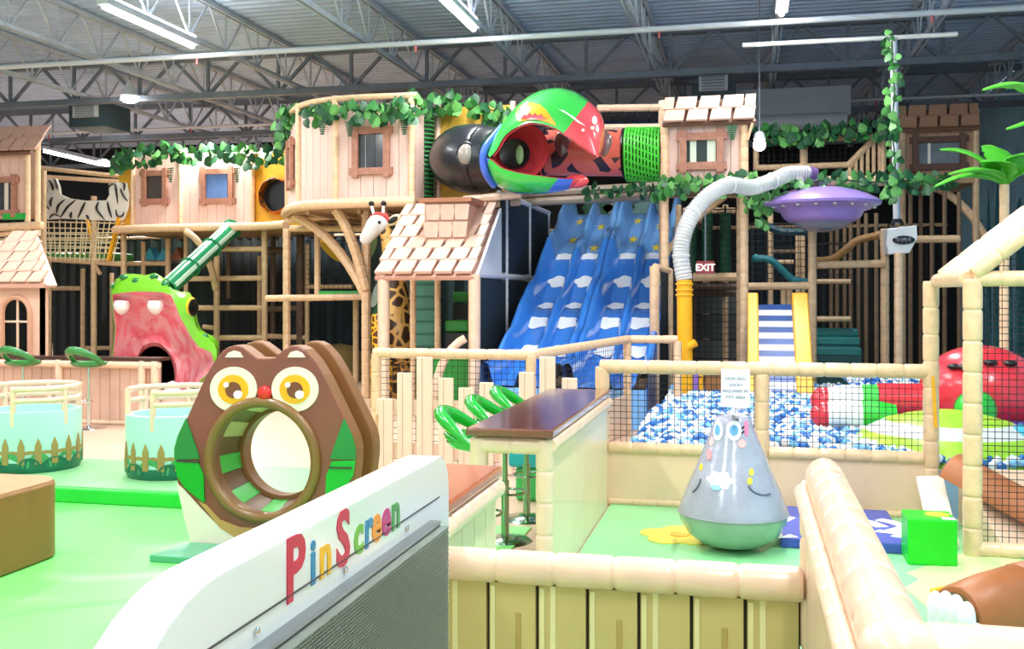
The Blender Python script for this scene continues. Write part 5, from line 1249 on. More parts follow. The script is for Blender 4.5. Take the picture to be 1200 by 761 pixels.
# ================================================================== blue slide
SP = [(19.5, 3.22), (19.1, 3.2), (18.4, 2.88), (17.9, 2.63), (17.5, 2.45), (17.2, 2.36), (16.9, 2.24), (16.4, 1.95), (15.9, 1.63), (15.6, 1.51), (15.3, 1.44), (15.0, 1.32), (14.5, 1.03), (14.0, .78), (13.6, .63), (13.2, .55), (12.7, .52)]
def sz(y):
    for (a, b), (c, d) in zip(SP, SP[1:]):
        if c <= y <= a: return d + (b - d) * (y - c) / (a - c)
    return SP[0][1]
def slide(x0, w, label, right_hidden=False):
    t = thing('wave_slide', (x0 + w / 2, 16, 0), label, 'slide')
    LBm = mat('slide_sky', (120, 178, 236), .22, .03, 2, coat=.6); DBm = mat('slide_blue', (56, 130, 220), .18, .05, 2, coat=.8)
    h = .30
    sec = [(0, -.1), (0, h * .9), (.03, h), (.075, h), (.11, h * .85), (.15, .07), (.19, 0), (w / 2 - .09, 0), (w / 2 - .055, .13), (w / 2 - .02, .17), (w / 2 + .02, .17), (w / 2 + .055, .13), (w / 2 + .09, 0), (w - .19, 0), (w - .15, .07), (w - .11, h * .85), (w - .075, h), (w - .03, h), (w, h * .9), (w, -.1)]
    def ring(y, z, k=1.0): return [(x0 + a, y, z + (b * k if b > 0 else b)) for a, b in sec]
    pts = catmull([(0, a, b) for a, b in SP], 4)
    up = [p for p in pts if p.y >= 17.05]; lo = [p for p in pts if p.y <= 17.25]
    wall = lambda y: 1.35 if y > 18.2 else (1.0 + .5 * max(0, math.sin((y - 15.2) / 1.75 * math.pi * 2)) * .55)
    MB().rings([ring(p.y, p.z, wall(p.y)) for p in up], close=False).build('upper_chute', LBm, t, smooth=True, fix=False)
    MB().rings([ring(p.y, p.z, wall(p.y)) for p in lo], close=False).build('lower_chute', DBm, t, smooth=True, fix=False)
    for f in (.28, .72):
        for y in (13.4, 16.2): MB().tube([(x0 + w * f, y, 0), (x0 + w * f, y, sz(y) - .03)], .04, 8).build('leg', STEEL, t)
    MB().box(x0 + .02, x0 + w - .02, 12.72, 12.76, 0, .50).build('front_apron', LBm, t, bevel=.01)
    for sx in (x0 + .01, x0 + w - .03): MB().prism([(sx, 12.74, 0), (sx, 12.74, .5), (sx, 15.3, 1.38), (sx, 15.3, 0)], (.02, 0, 0)).build('side_skirt', DBm, t)
    def on(x, y, o=.012): return Vector((x, y, sz(y) + o))
    ST = mat('star_yellow', (246, 216, 60), .35); CW = mat('cloud_white', (238, 242, 248), .35)
    lanes = (x0 + .19 + (w / 2 - .28) / 2, x0 + w - .19 - (w / 2 - .28) / 2)
    for li, cx in enumerate(lanes):
        for y in ((18.75, 17.95) if li == 0 else (18.5, 17.6)):
            MB().prism([on(cx + .085 * (1 if k % 2 == 0 else .42) * math.sin(k * math.pi / 5), y + .16 * (1 if k % 2 == 0 else .42) * math.cos(k * math.pi / 5), .006) for k in range(10)], (0, 0, .008)).build('star_print', ST, t)
        for y, dx in ((17.12, -.02), (16.3, .06), (15.55, .03), (14.9, -.04), (14.2, .05)):
            cl = []
            for k in range(28):
                a = 2 * math.pi * k / 28; q = 1 + .14 * math.cos(a * 5 + y); cl.append(on(min(max(cx + dx + .19 * q * math.cos(a), cx - .2), cx + .2), y + .14 * q * math.sin(a), .014))
            MB().prism(cl, (0, 0, .008)).build('cloud_print', CW, t)
    return t
SX = -3.35
slide(SX, 1.07, 'blue wave slide with stars and clouds beside the black mesh wall')
slide(SX + 1.08, 1.07, 'blue wave slide with stars and clouds beside the tower post')
t = thing('slide_deck', (-2, 19.5, 3.1), 'raised deck with animal banner at the head of the blue slides', 'platform')
MB().box(-3.4, -.7, 19.5, 20.5, 3.05, 3.2).build('deck', mat('deck_under', (176, 140, 104)), t)
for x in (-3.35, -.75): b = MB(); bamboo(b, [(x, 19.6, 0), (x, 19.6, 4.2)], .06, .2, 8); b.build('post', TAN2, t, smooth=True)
a, b = Q(685, 258, 20.4), Q(772, 231, 20.4)
MB().box(a.x, b.x, 20.4, 20.44, 3.2, 3.85).build('banner', mat('banner_grey', (70, 96, 100), .6, .5, 3), t)
for px, col in ((700, (40, 90, 60)), (725, (150, 156, 160)), (757, (110, 150, 140))):
    c = Q(px, 246, 20.38); MB().prism([c + Vector((.3 * math.cos(q) * (1 + .2 * math.sin(3 * q)), 0, .16 * math.sin(q))) for q in [2 * math.pi * k / 20 for k in range(20)]], (0, .012, 0)).build('banner_shape', mat('banner_shape_%d' % col[0], col, .6), t)
t = thing('beam_pair', Q(690, 228, 17), 'pair of grey tan beams spanning over the slide heads', 'beam')
for y0, y1 in ((222, 218), (232, 229)):
    b = MB(); bamboo(b, [Q(600, y0 + 6, 17), Q(776, y1, 17)], .075, .3, 8, .97); b.build('cross_beam', mat('grey_tan_beam', (176, 158, 138), .5), t, smooth=True)
t = thing('slide_side_panel', Q(788, 400, 14.6), 'black mesh panel with tan post between slide and tower', 'panel')
a, b = Q(774, 400, 14.7), Q(800, 318, 14.7)
MB().box(a.x, b.x, 14.7, 14.74, 0, b.z).build('cloth', DARK, t)
q = Q(767, 312, 14.2); bb = MB(); bamboo(bb, [(q.x, 14.2, 0), q], .07, .3, 10, .96); bb.build('post', TAN, t, smooth=True)
bb = MB(); bamboo(bb, [q, Q(786, 318, 14.7)], .045, .2, 8); bb.build('rail', TAN, t, smooth=True)
bb = MB(); bamboo(bb, [(Q(786, 318, 14.7).x, 14.66, 0), Q(786, 318, 14.66)], .035, .2, 8); bb.build('post', TAN2, t, smooth=True)
# ================================================================== parrot, tubes and yellow panel
PRY = 14.3
def parrot():
    C = lambda x, y, Y: Q(510 + x / 4.444, 90 + y / 4.444, Y)
    c = C(600, 350, PRY)
    t = thing('parrot_head', c, 'giant parrot head with open red beak over the tube tunnel', 'play sculpture')
    GR = mat('parrot_green', (60, 200, 76), .22, .03, 3, coat=.6); RD = mat('parrot_red', (226, 76, 84), .25, .03, 3, coat=.5); BL = mat('parrot_blue', (70, 110, 220), .25, coat=.5)
    out = [(268, 400), (290, 330), (330, 270), (390, 190), (460, 120), (540, 75), (630, 58), (720, 75), (800, 125), (850, 175), (880, 240), (882, 320), (872, 380), (850, 418)]
    inn = [(285, 420), (320, 380), (360, 310), (420, 265), (490, 240), (550, 245), (600, 258), (640, 275), (668, 295), (720, 330), (770, 365), (805, 392), (830, 408), (845, 418)]
    O = catmull([(x, y, 0) for x, y in out], 3); I = catmull([(x, y, 0) for x, y in inn], 3); n = len(O); D = .62
    nth = 18; rings = []
    for o, i in zip(O, I):
        r = []
        for k in range(nth + 1):
            th = math.pi * k / nth; s = math.sin(th) ** .8
            p = i.lerp(o, s); r.append(C(p.x, p.y, PRY - D * math.cos(th)))
        rings.append(r)
    cut = int(n * .575)
    def mm(i, k): return 1 if i > cut else 0
    MB().rings(rings, close=False, mm=mm).build('hood', [GR, RD], t, smooth=True, fix=False)
    inner = [[p.lerp(C(600, 380, PRY), .06) for p in r] for r in rings]
    MB().rings(inner, close=False).build('hood_lining', RD, t, smooth=True, fix=False)
    # lower beak
    top = [(270, 420), (300, 440), (350, 478), (450, 505), (560, 520), (640, 530), (720, 535), (770, 545)]
    low = [(262, 440), (275, 500), (310, 560), (380, 600), (470, 612), (580, 608), (690, 590), (760, 562)]
    O = catmull([(x, y, 0) for x, y in low], 4); I = catmull([(x, y, 0) for x, y in top], 4); rings = []
    for j, (o, i) in enumerate(zip(O, I)):
        f = j / (len(O) - 1); w = .6 * (1 - .75 * f * f); r = []
        for k in range(nth + 1):
            th = math.pi * k / nth; p = i.lerp(o, math.sin(th) ** .8); r.append(C(p.x, p.y, PRY - w * math.cos(th)))
        rings.append(r)
    m_ = len(rings)
    MB().rings(rings, close=False, mm=lambda i, k: 2 if i > m_ * .80 else (1 if (i > m_ * .68 or abs(k - 9.5) < 3.0 or i < 2) else 0)).build('lower_beak', [GR, BL, RD], t, smooth=True, fix=False)
    MB().rings([[p.lerp(C(520, 420, PRY), .05) for p in r] for r in rings], close=False).build('beak_lining', RD, t, smooth=True, fix=False)
    MB().ball(C(735, 545, PRY - .12), (.18, .1, .10), 16, 10).build('tongue_tip', RD, t, smooth=True)
    # red back of the mouth with the round tunnel opening
    MB().lathe([(0, 0), (.25, .0), (.36, -.06), (.42, -.16)], C(455, 395, PRY + .2), 28, axis='y').build('mouth_wall', RD, t, smooth=True)
    MB().lathe([(.0, -.01), (.19, -.01), (.22, -.03), (.22, .05)], C(415, 402, PRY - .05), 24, axis='y').build('tunnel_opening', BLACKM, t, smooth=True)
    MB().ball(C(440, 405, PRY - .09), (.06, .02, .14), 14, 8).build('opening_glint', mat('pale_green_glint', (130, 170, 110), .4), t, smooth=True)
    # eye patch on the near side of the hood
    yr, yy = mat('parrot_yellow', (248, 178, 30), .3), PRY
    def P(x, y, d=.03):
        # depth of the hood's near face at this spot
        best = None
        for o, i in zip(catmull([(a, b, 0) for a, b in out], 6), catmull([(a, b, 0) for a, b in inn], 6)):
            e = o - i; L2 = e.length_squared
            if L2 < 1: continue
            s = ((x - i.x) * e.x + (y - i.y) * e.y) / L2; q = i + e * s; dd = (q.x - x) ** 2 + (q.y - y) ** 2
            if best is None or dd < best[0]: best = (dd, max(0, min(1, s)))
        th = math.asin(min(1, best[1] ** 1.25)); return C(x, y, PRY - D * math.cos(th) - d)
    def patch(name, poly, m, d):
        n = len(poly); cx = sum(p[0] for p in poly) / n; cy = sum(p[1] for p in poly) / n; mb = MB(); mb.v.append(tuple(P(cx, cy, d)))
        for f in (.33, .66, 1.):
            for x, y in poly: mb.v.append(tuple(P(cx + (x - cx) * f, cy + (y - cy) * f, d)))
        for x, y in poly: mb.v.append(tuple(P(x, y, -.02)))
        for i in range(n):
            j = (i + 1) % n; mb.face((0, 1 + i, 1 + j))
            for q in range(3): mb.face((1 + q * n + i, 1 + (q + 1) * n + i, 1 + (q + 1) * n + j, 1 + q * n + j))
        mb.build(name, m, t, smooth=True)
    patch('eye_patch', [(420, 200), (428, 165), (455, 142), (500, 133), (545, 145), (575, 170), (600, 205), (625, 240), (632, 258), (590, 240), (550, 228), (510, 222), (470, 228), (435, 235)], yr, .02)
    patch('feather_print', [(445, 215), (462, 196), (470, 212), (490, 186), (500, 208), (522, 186), (535, 212), (556, 196), (565, 220), (585, 215), (540, 224), (480, 222)], RD, .035)
    patch('beak_line', [(640, 168), (670, 176), (720, 208), (785, 258), (740, 236), (690, 196)], mat('print_white', (250, 250, 250)), .03)
    for x, y, a, b in ((830, 226, 13, 22), (818, 266, 9, 9), (845, 275, 8, 14), (770, 278, 8, 8)):
        patch('beak_spot', [(x + a * math.cos(2 * math.pi * k / 12), y + b * math.sin(2 * math.pi * k / 12)) for k in range(12)], mat('print_white', (250, 250, 250)), .03)
    MB().tube(catmull([C(x, y, Y_) for x, y, Y_ in ((345, 265, PRY), (300, 320, PRY - .3), (262, 370, PRY - .45), (250, 430, PRY - .45), (262, 500, PRY - .4), (305, 565, PRY - .15))], 6), .055, 10).build('collar', BL, t, smooth=True)
parrot()
def tubes():
    C = lambda x, y, Y: Q(510 + x / 4.444, 90 + y / 4.444, Y); Y = 15.0
    a, b = C(330, 440, Y), C(80, 440, Y + .6)
    t = thing('black_tube_elbow', a, 'glossy black tube elbow with a clear bubble behind the parrot', 'tube tunnel')
    K = mat('tube_black', (26, 30, 36), .32, coat=.2)
    P = catmull([C(350, 425, Y - .2), C(280, 432, Y), C(210, 430, Y + .1), C(150, 425, Y + .4), C(110, 430, Y + 1.0)], 5)
    n_ = len(P); MB().tube(P, [.44 + .1 * math.sin(math.pi * i / n_) for i in range(n_)], 28, caps=True).build('elbow', K, t, smooth=True)
    MB().ball(C(160, 405, Y - .42), (.13, .08, .16), 16, 10).build('bubble', mat('bubble_glass', (150, 142, 134), .08, coat=.8), t, smooth=True)
    MB().tube([C(160, 405, Y - .42) + Vector((.15 * math.cos(2 * math.pi * k / 20), 0, .18 * math.sin(2 * math.pi * k / 20))) for k in range(20)], .02, 6, closed=True).build('bubble_ring', K, t, smooth=True)
    c0, c1 = C(560, 398, Y + .3), C(1005, 398, Y + .3); r = .35
    t = thing('spotted_tube', c0, 'red tube tunnel with black giraffe patches and round windows', 'tube tunnel')
    MB().tube([c0, c1], r, 32, caps=False).build('shell', vor_mat('red_patch', (232, 110, 90), (44, 26, 34), 3.4, .16), t, smooth=True)
    for x in (575, 985): MB().tube([C(x, 398, Y + .3) + Vector((0, (r + .01) * math.cos(2 * math.pi * k / 28), (r + .01) * math.sin(2 * math.pi * k / 28))) for k in range(28)], .022, 6, closed=True).build('flange', BLACKM, t, smooth=True)
    for x in (680, 895):
        c = C(x, 380, Y + .3); c.y -= r - .03
        MB().ball(c + Vector((0, 0, .04)), (.13, .05, .20), 18, 10).build('window_bubble', mat('bubble_brown', (120, 92, 88), .1, coat=.8), t, smooth=True)
    c0, c1 = C(1000, 405, Y + .3), C(1172, 405, Y + .3); r = .40
    t = thing('green_net_tube', c0, 'lime green woven net tube between spotted tunnel and tower', 'tube tunnel')
    MB().tube([c0, c1], r - .05, 20, caps=False).build('liner', mat('net_liner', (18, 60, 30), .7), t, smooth=True)
    GN = mat('net_green', (80, 210, 60), .4); n = 10
    for k in range(n + 1):
        o = c0.lerp(c1, k / n); MB().tube([o + Vector((0, r * math.cos(2 * math.pi * j / 24), r * math.sin(2 * math.pi * j / 24))) for j in range(24)], .017, 5, closed=True).build('hoop', GN, t, smooth=True)
    for j in range(22):
        a = 2 * math.pi * j / 22
        MB().tube([c0.lerp(c1, f) + Vector((0, (r - .005) * math.cos(a + .5 * f), (r - .005) * math.sin(a + .5 * f))) for f in (0, .25, .5, .75, 1)], .017, 5).build('strand', GN, t, smooth=True)
    a, b = C(0, 655, 16.2), C(300, 150, 16.2)
    t = thing('yellow_panel', a, 'yellow fabric wall panel with frame beside the curved treehouse', 'panel')
    MB().box(a.x, b.x + .4, 16.2, 16.24, a.z, b.z).build('fabric', mat('yellow_fabric', (214, 170, 50), .5, .15, 3, .2), t)
    for x in (a.x + .06, b.x + .35): bb = MB(); bamboo(bb, [(x, 16.16, a.z - .05), (x, 16.16, b.z + .05)], .05, .25, 8); bb.build('frame_post', CREAM, t, smooth=True)
    for y in (468, 655): bb = MB(); bamboo(bb, [C(0, y, 16.14), C(80, y, 16.14)], .05, .25, 8); bb.build('frame_rail', CREAM, t, smooth=True)
    # green climbing column
    p, q = Q(497, 236, 15.9), Q(497, 128, 15.9)
    t = thing('ribbed_climbing_pole', p, 'dark green ribbed climbing pole between treehouse and yellow panel', 'pole')
    MB().tube([p, q], .16, 16).build('core', mat('column_dark', (16, 40, 26), .6), t, smooth=True)
    for k in range(22):
        o = p.lerp(q, k / 21); MB().tube([o + Vector((.17 * math.cos(2 * math.pi * j / 16), .17 * math.sin(2 * math.pi * j / 16), 0)) for j in range(16)], .018, 5, closed=True).build('rib', mat('column_green', (44, 124, 60), .4), t, smooth=True)
    # beams over the tubes
    frame('pale beams above the spotted tube tunnel', [(776, 118, 215, 16.0, .06, CREAM)], [(700, 127, 776, 126, 16.0, .06, CREAM), (705, 150, 776, 149, 16.0, .06, CREAM), (690, 137, 776, 137, 17.0, .12, BLACKM), (520, 243, 610, 236, 15.5, .07, CREAM)], m=CREAM)
tubes()
# ================================================================== right-hand climbing frames
frame('tan padded frame under the window tower with the exit sign',
      [(776, 212, None, 16.0, .05), (795, 240, None, 17.2, .05), (868, 228, None, 15.2), (850, 240, None, 17.5, .05), (813, 235, 420, 17.8, .05, DKP)],
      [(812, 325, 868, 325, 16.0, .07), (812, 336, 868, 336, 17.0, .06, DKP), (812, 343, 868, 343, 17.2, .06, DKP), (780, 228, 868, 228, 16.4, .06), (800, 247, 862, 247, 17.4, .05)],
      [[(776, 306, 15.2), (795, 270, 15.2), (850, 230, 15.2), .05]])
for k, px in enumerate((811, 829, 850)):
    p, q = Q(px, 322, 17.0), Q(px, 250, 17.0)
    t = thing('green_roller', p, 'dark green punch roller hanging above the exit sign', 'roller', 'punch rollers above the exit sign')
    MB().tube([p, q], .09, 14).build('roller', mat('roller_green', (24, 84, 50), .4, .1, 4), t, smooth=True)
    MB().tube([q, q + Vector((0, 0, .12))], .02, 6).build('strap', BLACKM, t)
a, b = Q(816, 321, 14.85), Q(837, 306, 14.85)
t = thing('exit_sign', a, 'red exit sign with white letters under the window tower', 'sign')
MB().box(a.x, b.x, 14.85, 14.91, a.z, b.z).build('box', mat('exit_red', (150, 54, 60), .4), t)
text('lettering', 'EXIT', .135, ((a.x + b.x) / 2, 14.846, a.z + .045), (R(90), 0, 0), mat('exit_white', (250, 240, 236), .5, emit=.6), t, .002, .003, 'CENTER')
MB().tube([((a.x + b.x) / 2, 14.88, b.z), ((a.x + b.x) / 2, 14.88, b.z + 1.2)], .012, 6).build('hanger', STEEL, t)
t = thing('roller_door', Q(842, 420, 18.6), 'grey panelled doorway under the exit sign', 'door')
a, b = Q(808, 400, 18.6), Q(868, 350, 18.6)
for k in range(4):
    z = .0 + k * .45; MB().box(a.x, b.x, 18.6, 18.64, z, z + .43).build('door_panel', mat('door_grey_%d' % (k % 2), ((56, 64, 64), (74, 80, 82))[k % 2], .5, .1, 3), t)
frame('tan padded frame around the purple saucer and striped ramp',
      [(952, 268, None, 15.2), (903, 250, None, 17.5, .045), (925, 335, None, 16.6, .05), (918, 335, None, 17.4, .045), (935, 270, None, 17.6, .04), (941, 270, None, 18, .04), (1037, 268, None, 15.4), (1053, 296, None, 15.0, .06, TAN)],
      [(872, 336, 952, 335, 15.2), (954, 311, 1037, 309, 15.3), (957, 330, 997, 330, 17, .04), (957, 374, 997, 374, 17, .045), (905, 307, 930, 307, 17.5, .04), (1055, 281, 1125, 280, 17.0, .06), (872, 415, 880, 400, 15.0, .03)])
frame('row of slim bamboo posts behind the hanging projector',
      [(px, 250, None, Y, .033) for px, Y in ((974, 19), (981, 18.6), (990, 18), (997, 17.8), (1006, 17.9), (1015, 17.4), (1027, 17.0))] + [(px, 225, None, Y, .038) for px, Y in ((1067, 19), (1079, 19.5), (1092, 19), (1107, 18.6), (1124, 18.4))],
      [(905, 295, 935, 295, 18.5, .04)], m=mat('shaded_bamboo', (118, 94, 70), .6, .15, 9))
for lab, pts, col in (('teal curved grab pole below the purple saucer', [(886, 303), (903, 305), (918, 318), (930, 328), (949, 331)], (24, 110, 120)), ('brown curved grab pole beside the hanging projector', [(955, 306), (975, 304), (990, 294), (1005, 282), (1030, 276)], (150, 110, 60)), ('dark teal curved pole under the saucer rim', [(893, 262), (905, 268), (920, 272), (944, 272)], (20, 66, 76))):
    t = thing('grab_pole', Q(*pts[0], 15.6), lab, 'pole'); b = MB(); bamboo(b, catmull([Q(x, y, 15.6) for x, y in pts], 6), .055, .12, 8, .9); b.build('pole', mat('grab_%d' % col[0], col, .5), t, smooth=True)
    for x, y in (pts[0], pts[-1]): MB().ball(Q(x, y, 15.6), .065, 10, 8).build('end_cap', mat('grab_%d' % col[0], col), t, smooth=True)
for k, (y0, y1) in enumerate(((408, 424), (396, 408), (386, 396))):
    Y = 16.2 + .45 * k; p, q = Q(957, y1, Y), Q(1010 - 2 * k, y0, Y)
    t = thing('teal_step', (p.x, Y, 0), ['lowest teal soft step below the saucer', 'middle teal soft step below the saucer', 'topmost teal soft step below the saucer'][k], 'step')
    MB().box(p.x, q.x, Y, Y + .5, q.z - .12, q.z).build('tread', mat('step_teal', (24, 110, 108), .45, .1, 4), t, bevel=.02); MB().box(p.x, q.x, Y + .02, Y + .5, 0, q.z - .12).build('riser', mat('step_teal_dark', (14, 70, 72), .5), t)
# teal box in the pit back
a, b = Q(1060, 448, 13.6), Q(1084, 436, 13.6)
t = thing('aqua_box', (a.x, 13.6, .4), 'aqua foam box behind the strawberry toy legs', 'soft block')
MB().box(a.x, b.x, 13.6, 13.9, .4, b.z).build('body', mat('box_aqua', (30, 160, 180), .4), t, bevel=.01); MB().box(a.x + .02, b.x - .02, 13.595, 13.6, b.z - .04, b.z - .03).build('seam', mat('seam_dark', (60, 60, 56)), t)
# striped ramp
def ramp():
    t = thing('striped_ramp', Q(910, 440, 13.2), 'steep blue and white striped ramp with yellow sides into the pit', 'ramp')
    A0, A1 = Q(890, 455, 12.6), Q(934, 455, 12.6); B0, B1 = Q(886, 358, 14.2), Q(915, 358, 14.2)
    B0.x, B1.x = A0.x + .02, A1.x - .02
    zb, ztp = .40, Q(900, 357, 14.2).z; n = 16
    for k in range(n):
        f, g = k / n, (k + 1) / n; P = lambda q, x: Vector((x, 12.6 + 1.6 * q, zb + (ztp - zb) * q))
        MB().prism([P(f, A0.x), P(f, A1.x), P(g, A1.x), P(g, A0.x)], (0, .05, -.02)).build('stripe', mat('ramp_blue', (40, 84, 160), .4) if k % 2 else mat('ramp_stripe_white', (240, 240, 244), .4), t)
    for sx, w in ((A0.x - .14, .14), (A1.x, .2)):
        MB().prism([(sx, 12.45, .40), (sx, 12.75, .40), (sx, 14.4, ztp), (sx, 14.35, ztp + .12), (sx, 13.95, ztp + .16)], (w, 0, 0)).build('side_board', YEL, t, bevel=.015)
ramp()
# upper railing and stair rail
t = frame('upper walkway railing with net behind the purple saucer',
      [(886, 165, 200, 18.5, .05), (942, 160, 205, 18.5, .07), (1035, 150, 205, 18.5, .05)],
      [(885, 197, 945, 195, 18.5), (885, 166, 1035, 160, 18.5, .05), (945, 195, 1000, 193, 18.5), (993, 195, 1037, 150, 18.5, .06), (885, 213, 1060, 211, 18.4, .09)])
b = MB()
for k in range(6):
    x = 996 + k * 7; p, q = Q(x, 206, 18.5), Q(x, 193 - k * 7.2, 18.5); b2 = MB(); bamboo(b2, [p, q], .035, .15, 8); b2.build('baluster', TAN2, t, smooth=True)
a, c = Q(887, 196, 18.55), Q(1030, 167, 18.55); net(MB(), a, (1, 0, 0), (0, 0, 1), c.x - a.x, c.z - a.z, .1, .006).build('net', NETM, t, fix=False)
for px0, py0, px1, py1, Y, lab in ((812, 420, 868, 245, 16.6, 'black square net hung below the window tower'), (873, 335, 950, 262, 16.2, 'black square net behind the teal grab pole'), (955, 330, 1000, 285, 17.2, 'black square net behind the brown grab pole'), (358, 345, 416, 282, 18.9, 'black square net behind the yellow hammock')):
    a, c = Q(px0, py0, Y), Q(px1, py1, Y); t = thing('safety_net', a, lab, 'net')
    net(MB(), a, (1, 0, 0), (0, 0, 1), c.x - a.x, c.z - a.z, .1, .006).build('mesh', NETM, t, fix=False)
    MB().tube([(a.x, Y, c.z), (c.x, Y, c.z)], .012, 6).build('border_rope', NETM, t); MB().tube([(a.x, Y, a.z), (c.x, Y, a.z)], .012, 6).build('border_rope', NETM, t)
# ================================================================== saucer, ball blower, projector
def ufo():
    Y = 14.6; c = Q(963, 236, Y); s = mpp(963, Y)
    t = thing('purple_saucer', c, 'purple flying saucer with a clear dome under the vine beam', 'play sculpture')
    PU = mat('saucer_purple', (156, 128, 206), .3, .05, 4, coat=.4)
    prof = [(0, 16), (30, 14.5), (50, 8), (62, 2), (67, -2), (66, -5), (56, -9), (47, -13), (44, -19), (38, -24), (34, -25), (0, -25)]
    MB().lathe([(r * s, h * s) for r, h in prof], c, 40).build('hull', PU, t, smooth=True)
    MB().lathe([(34 * s, -24 * s), (31 * s, -28 * s), (22 * s, -33 * s), (10 * s, -36 * s), (0, -36.5 * s)], c, 28).build('dome', mat('dome_clear', (150, 158, 178), .05, alpha=.6, coat=.8), t, smooth=True)
    for k in range(18):
        a = 2 * math.pi * k / 18; MB().ball(c + Vector((58 * s * math.cos(a), 58 * s * math.sin(a), -7 * s)), (3.4 * s, 3.4 * s, 2.8 * s), 10, 6).build('rim_light', CHROME, t, smooth=True)
    MB().tube([c + Vector((0, 0, 15 * s)), (c.x, c.y, Q(963, 212, Y).z)], .06, 8).build('mount', STEEL, t)
    b = MB(); bamboo(b, [Q(872, 214, Y + .1), Q(1062, 212, Y + .1)], .07, .3, 8); b.build('carrying_beam', TAN2, t, smooth=True)
ufo()
def blower():
    t = thing('ball_blower', Q(803, 412, 12.9), 'yellow ball blower with clear hose rising past the tower', 'blower')
    a, b = Q(803, 440, 12.9), Q(802, 328, 12.9); a.z = .4
    MB().tube([a, b], .095, 20).build('pipe', YEL, t, smooth=True)
    for y in (333, 340, 346): o = Q(802, y, 12.9); MB().tube([o + Vector((.1 * math.cos(2 * math.pi * k / 20), .1 * math.sin(2 * math.pi * k / 20), 0)) for k in range(20)], .014, 6, closed=True).build('clamp_ring', YEL, t, smooth=True)
    o = Q(806, 407, 12.85); MB().tube([o, o + Vector((.1, -.02, .06))], .05, 12).build('outlet', YEL, t, smooth=True)
    P = catmull([Q(802, 328, 12.9), Q(798, 300, 12.9), Q(801, 275, 12.95), Q(812, 250, 13.1), Q(832, 228, 13.3), Q(855, 217, 13.6), Q(880, 220, 13.9), Q(905, 212, 14.1), Q(925, 204, 14.3), Q(946, 204, 14.5)], 14)
    MB().tube(P, [.105 * (1 + (.05 if i % 2 else -.05)) for i in range(len(P))], 18, caps=False).build('hose', mat('hose_clear', (226, 226, 228), .2, alpha=.6, coat=.5), t, smooth=True)
    MB().tube([P[-1], P[-1] + Vector((.1, .05, -.02))], .11, 16).build('hose_cuff', mat('saucer_purple_dark', (110, 84, 140), .4), t, smooth=True)
    for k in (14, 42, 70, 98): 
        d = (P[k + 1] - P[k]).normalized(); s, u = frame_of(d); MB().tube([P[k] + (s * math.cos(2 * math.pi * j / 18) + u * math.sin(2 * math.pi * j / 18)) * .11 for j in range(18)], .008, 5, closed=True).build('hose_joint', WHITE, t, smooth=True)
blower()
def projector():
    Y = 15.2; C = lambda x, y, yy=Y: Q(900 + x / 3.807, 180 + y / 3.807, yy)
    t = thing('hanging_projector', C(580, 390), 'white boxed projector hanging on a vine wrapped pole', 'projector')
    PW = mat('projector_white', (226, 228, 230), .4)
    fr = [C(532, 335), C(665, 320), C(668, 378), C(632, 444), C(535, 452), C(528, 400)]
    MB().prism(fr, (-.03, .5, .02)).build('case', PW, t, bevel=.015)
    MB().prism([C(497, 345, Y + .3), C(528, 336), C(533, 450), C(502, 455, Y + .3)], (.02, .1, 0)).build('side_panel', mat('projector_grey', (170, 174, 180), .4), t)
    o = C(605, 386, Y - .02); s = mpp(1060, Y) / 3.807
    MB().ball(o, (48 * s, .05, 20 * s), 24, 10).build('lens_window', mat('lens_black', (24, 26, 30), .12, coat=.8), t, smooth=True)
    for k in range(4): MB().ball(o + Vector(((-24 + 16 * k) * s, -.04, 0)), (7 * s, .02, 11 * s), 12, 8).build('lens', mat('lens_grey', (90, 96, 104), .1), t, smooth=True)
    p, q = Q(1051, 262, Y + .15), Q(1047, 44, Y + .15); MB().tube([p, q], .05, 12).build('pole', PIPE, t, smooth=True)
    MB().tube([C(555, 325, Y + .1), C(560, 300, Y + .1), C(590, 300, Y + .1), C(600, 322, Y + .1)], .035, 8).build('bracket', BLACKM, t, smooth=True)
projector()
# ================================================================== vines and plants
LF = [mat('ivy_green', (52, 120, 52), .5, .2, 3), mat('ivy_dark', (28, 84, 48), .5, .2, 3), mat('ivy_light', (100, 168, 84), .5, .2, 3)]
LME = []
for m in LF:
    b = MB(); o = [(0, -.45), (.28, -.5), (.46, -.2), (.40, .1), (.2, .35), (0, .58), (-.2, .35), (-.40, .1), (-.46, -.2), (-.28, -.5)]
    b.v = [(0, 0, .0), (0, .58, -.05)] + [(x, y, -.16 * abs(x) - .04) for x, y in o]
    n = len(o)
    for i in range(n): b.face((0, 2 + i, 2 + (i + 1) % n))
    LME.append(b.mesh('leaf', m, smooth=True, fix=False))
def vine(pts, n, size, label, spread=.15, drop=.2, w=(5, 3, 2), sub=5):
    P = catmull(pts, sub); t = thing('ivy_vine', P[0], label, 'vine')
    MB().tube(P, .012, 5).build('stem', LF[1], t, smooth=True)
    for k in range(n):
        f = (k + random.random()) / n * (len(P) - 1); i = min(int(f), len(P) - 2); p = P[i].lerp(P[i + 1], f - i)
        p = p + Vector((random.uniform(-1, 1) * spread, random.uniform(-1, .4) * spread, random.uniform(-drop, spread * .8)))
        s = size * random.uniform(.65, 1.25)
        place('leaf', random.choices(LME, w)[0], t, p, (R(random.uniform(50, 125)), R(random.uniform(-30, 30)), R(random.uniform(-55, 55))) if random.random() < .9 else (R(90), R(150), 0), (s, s, s))
vine([Q(332, 165, 16.6), Q(336, 135, 16.4), Q(360, 130, 15.6), Q(400, 128, 15.0), Q(440, 130, 14.95), Q(482, 126, 14.95)], 170, .17, 'thick ivy vine along the top of the curved treehouse', .14, .22)
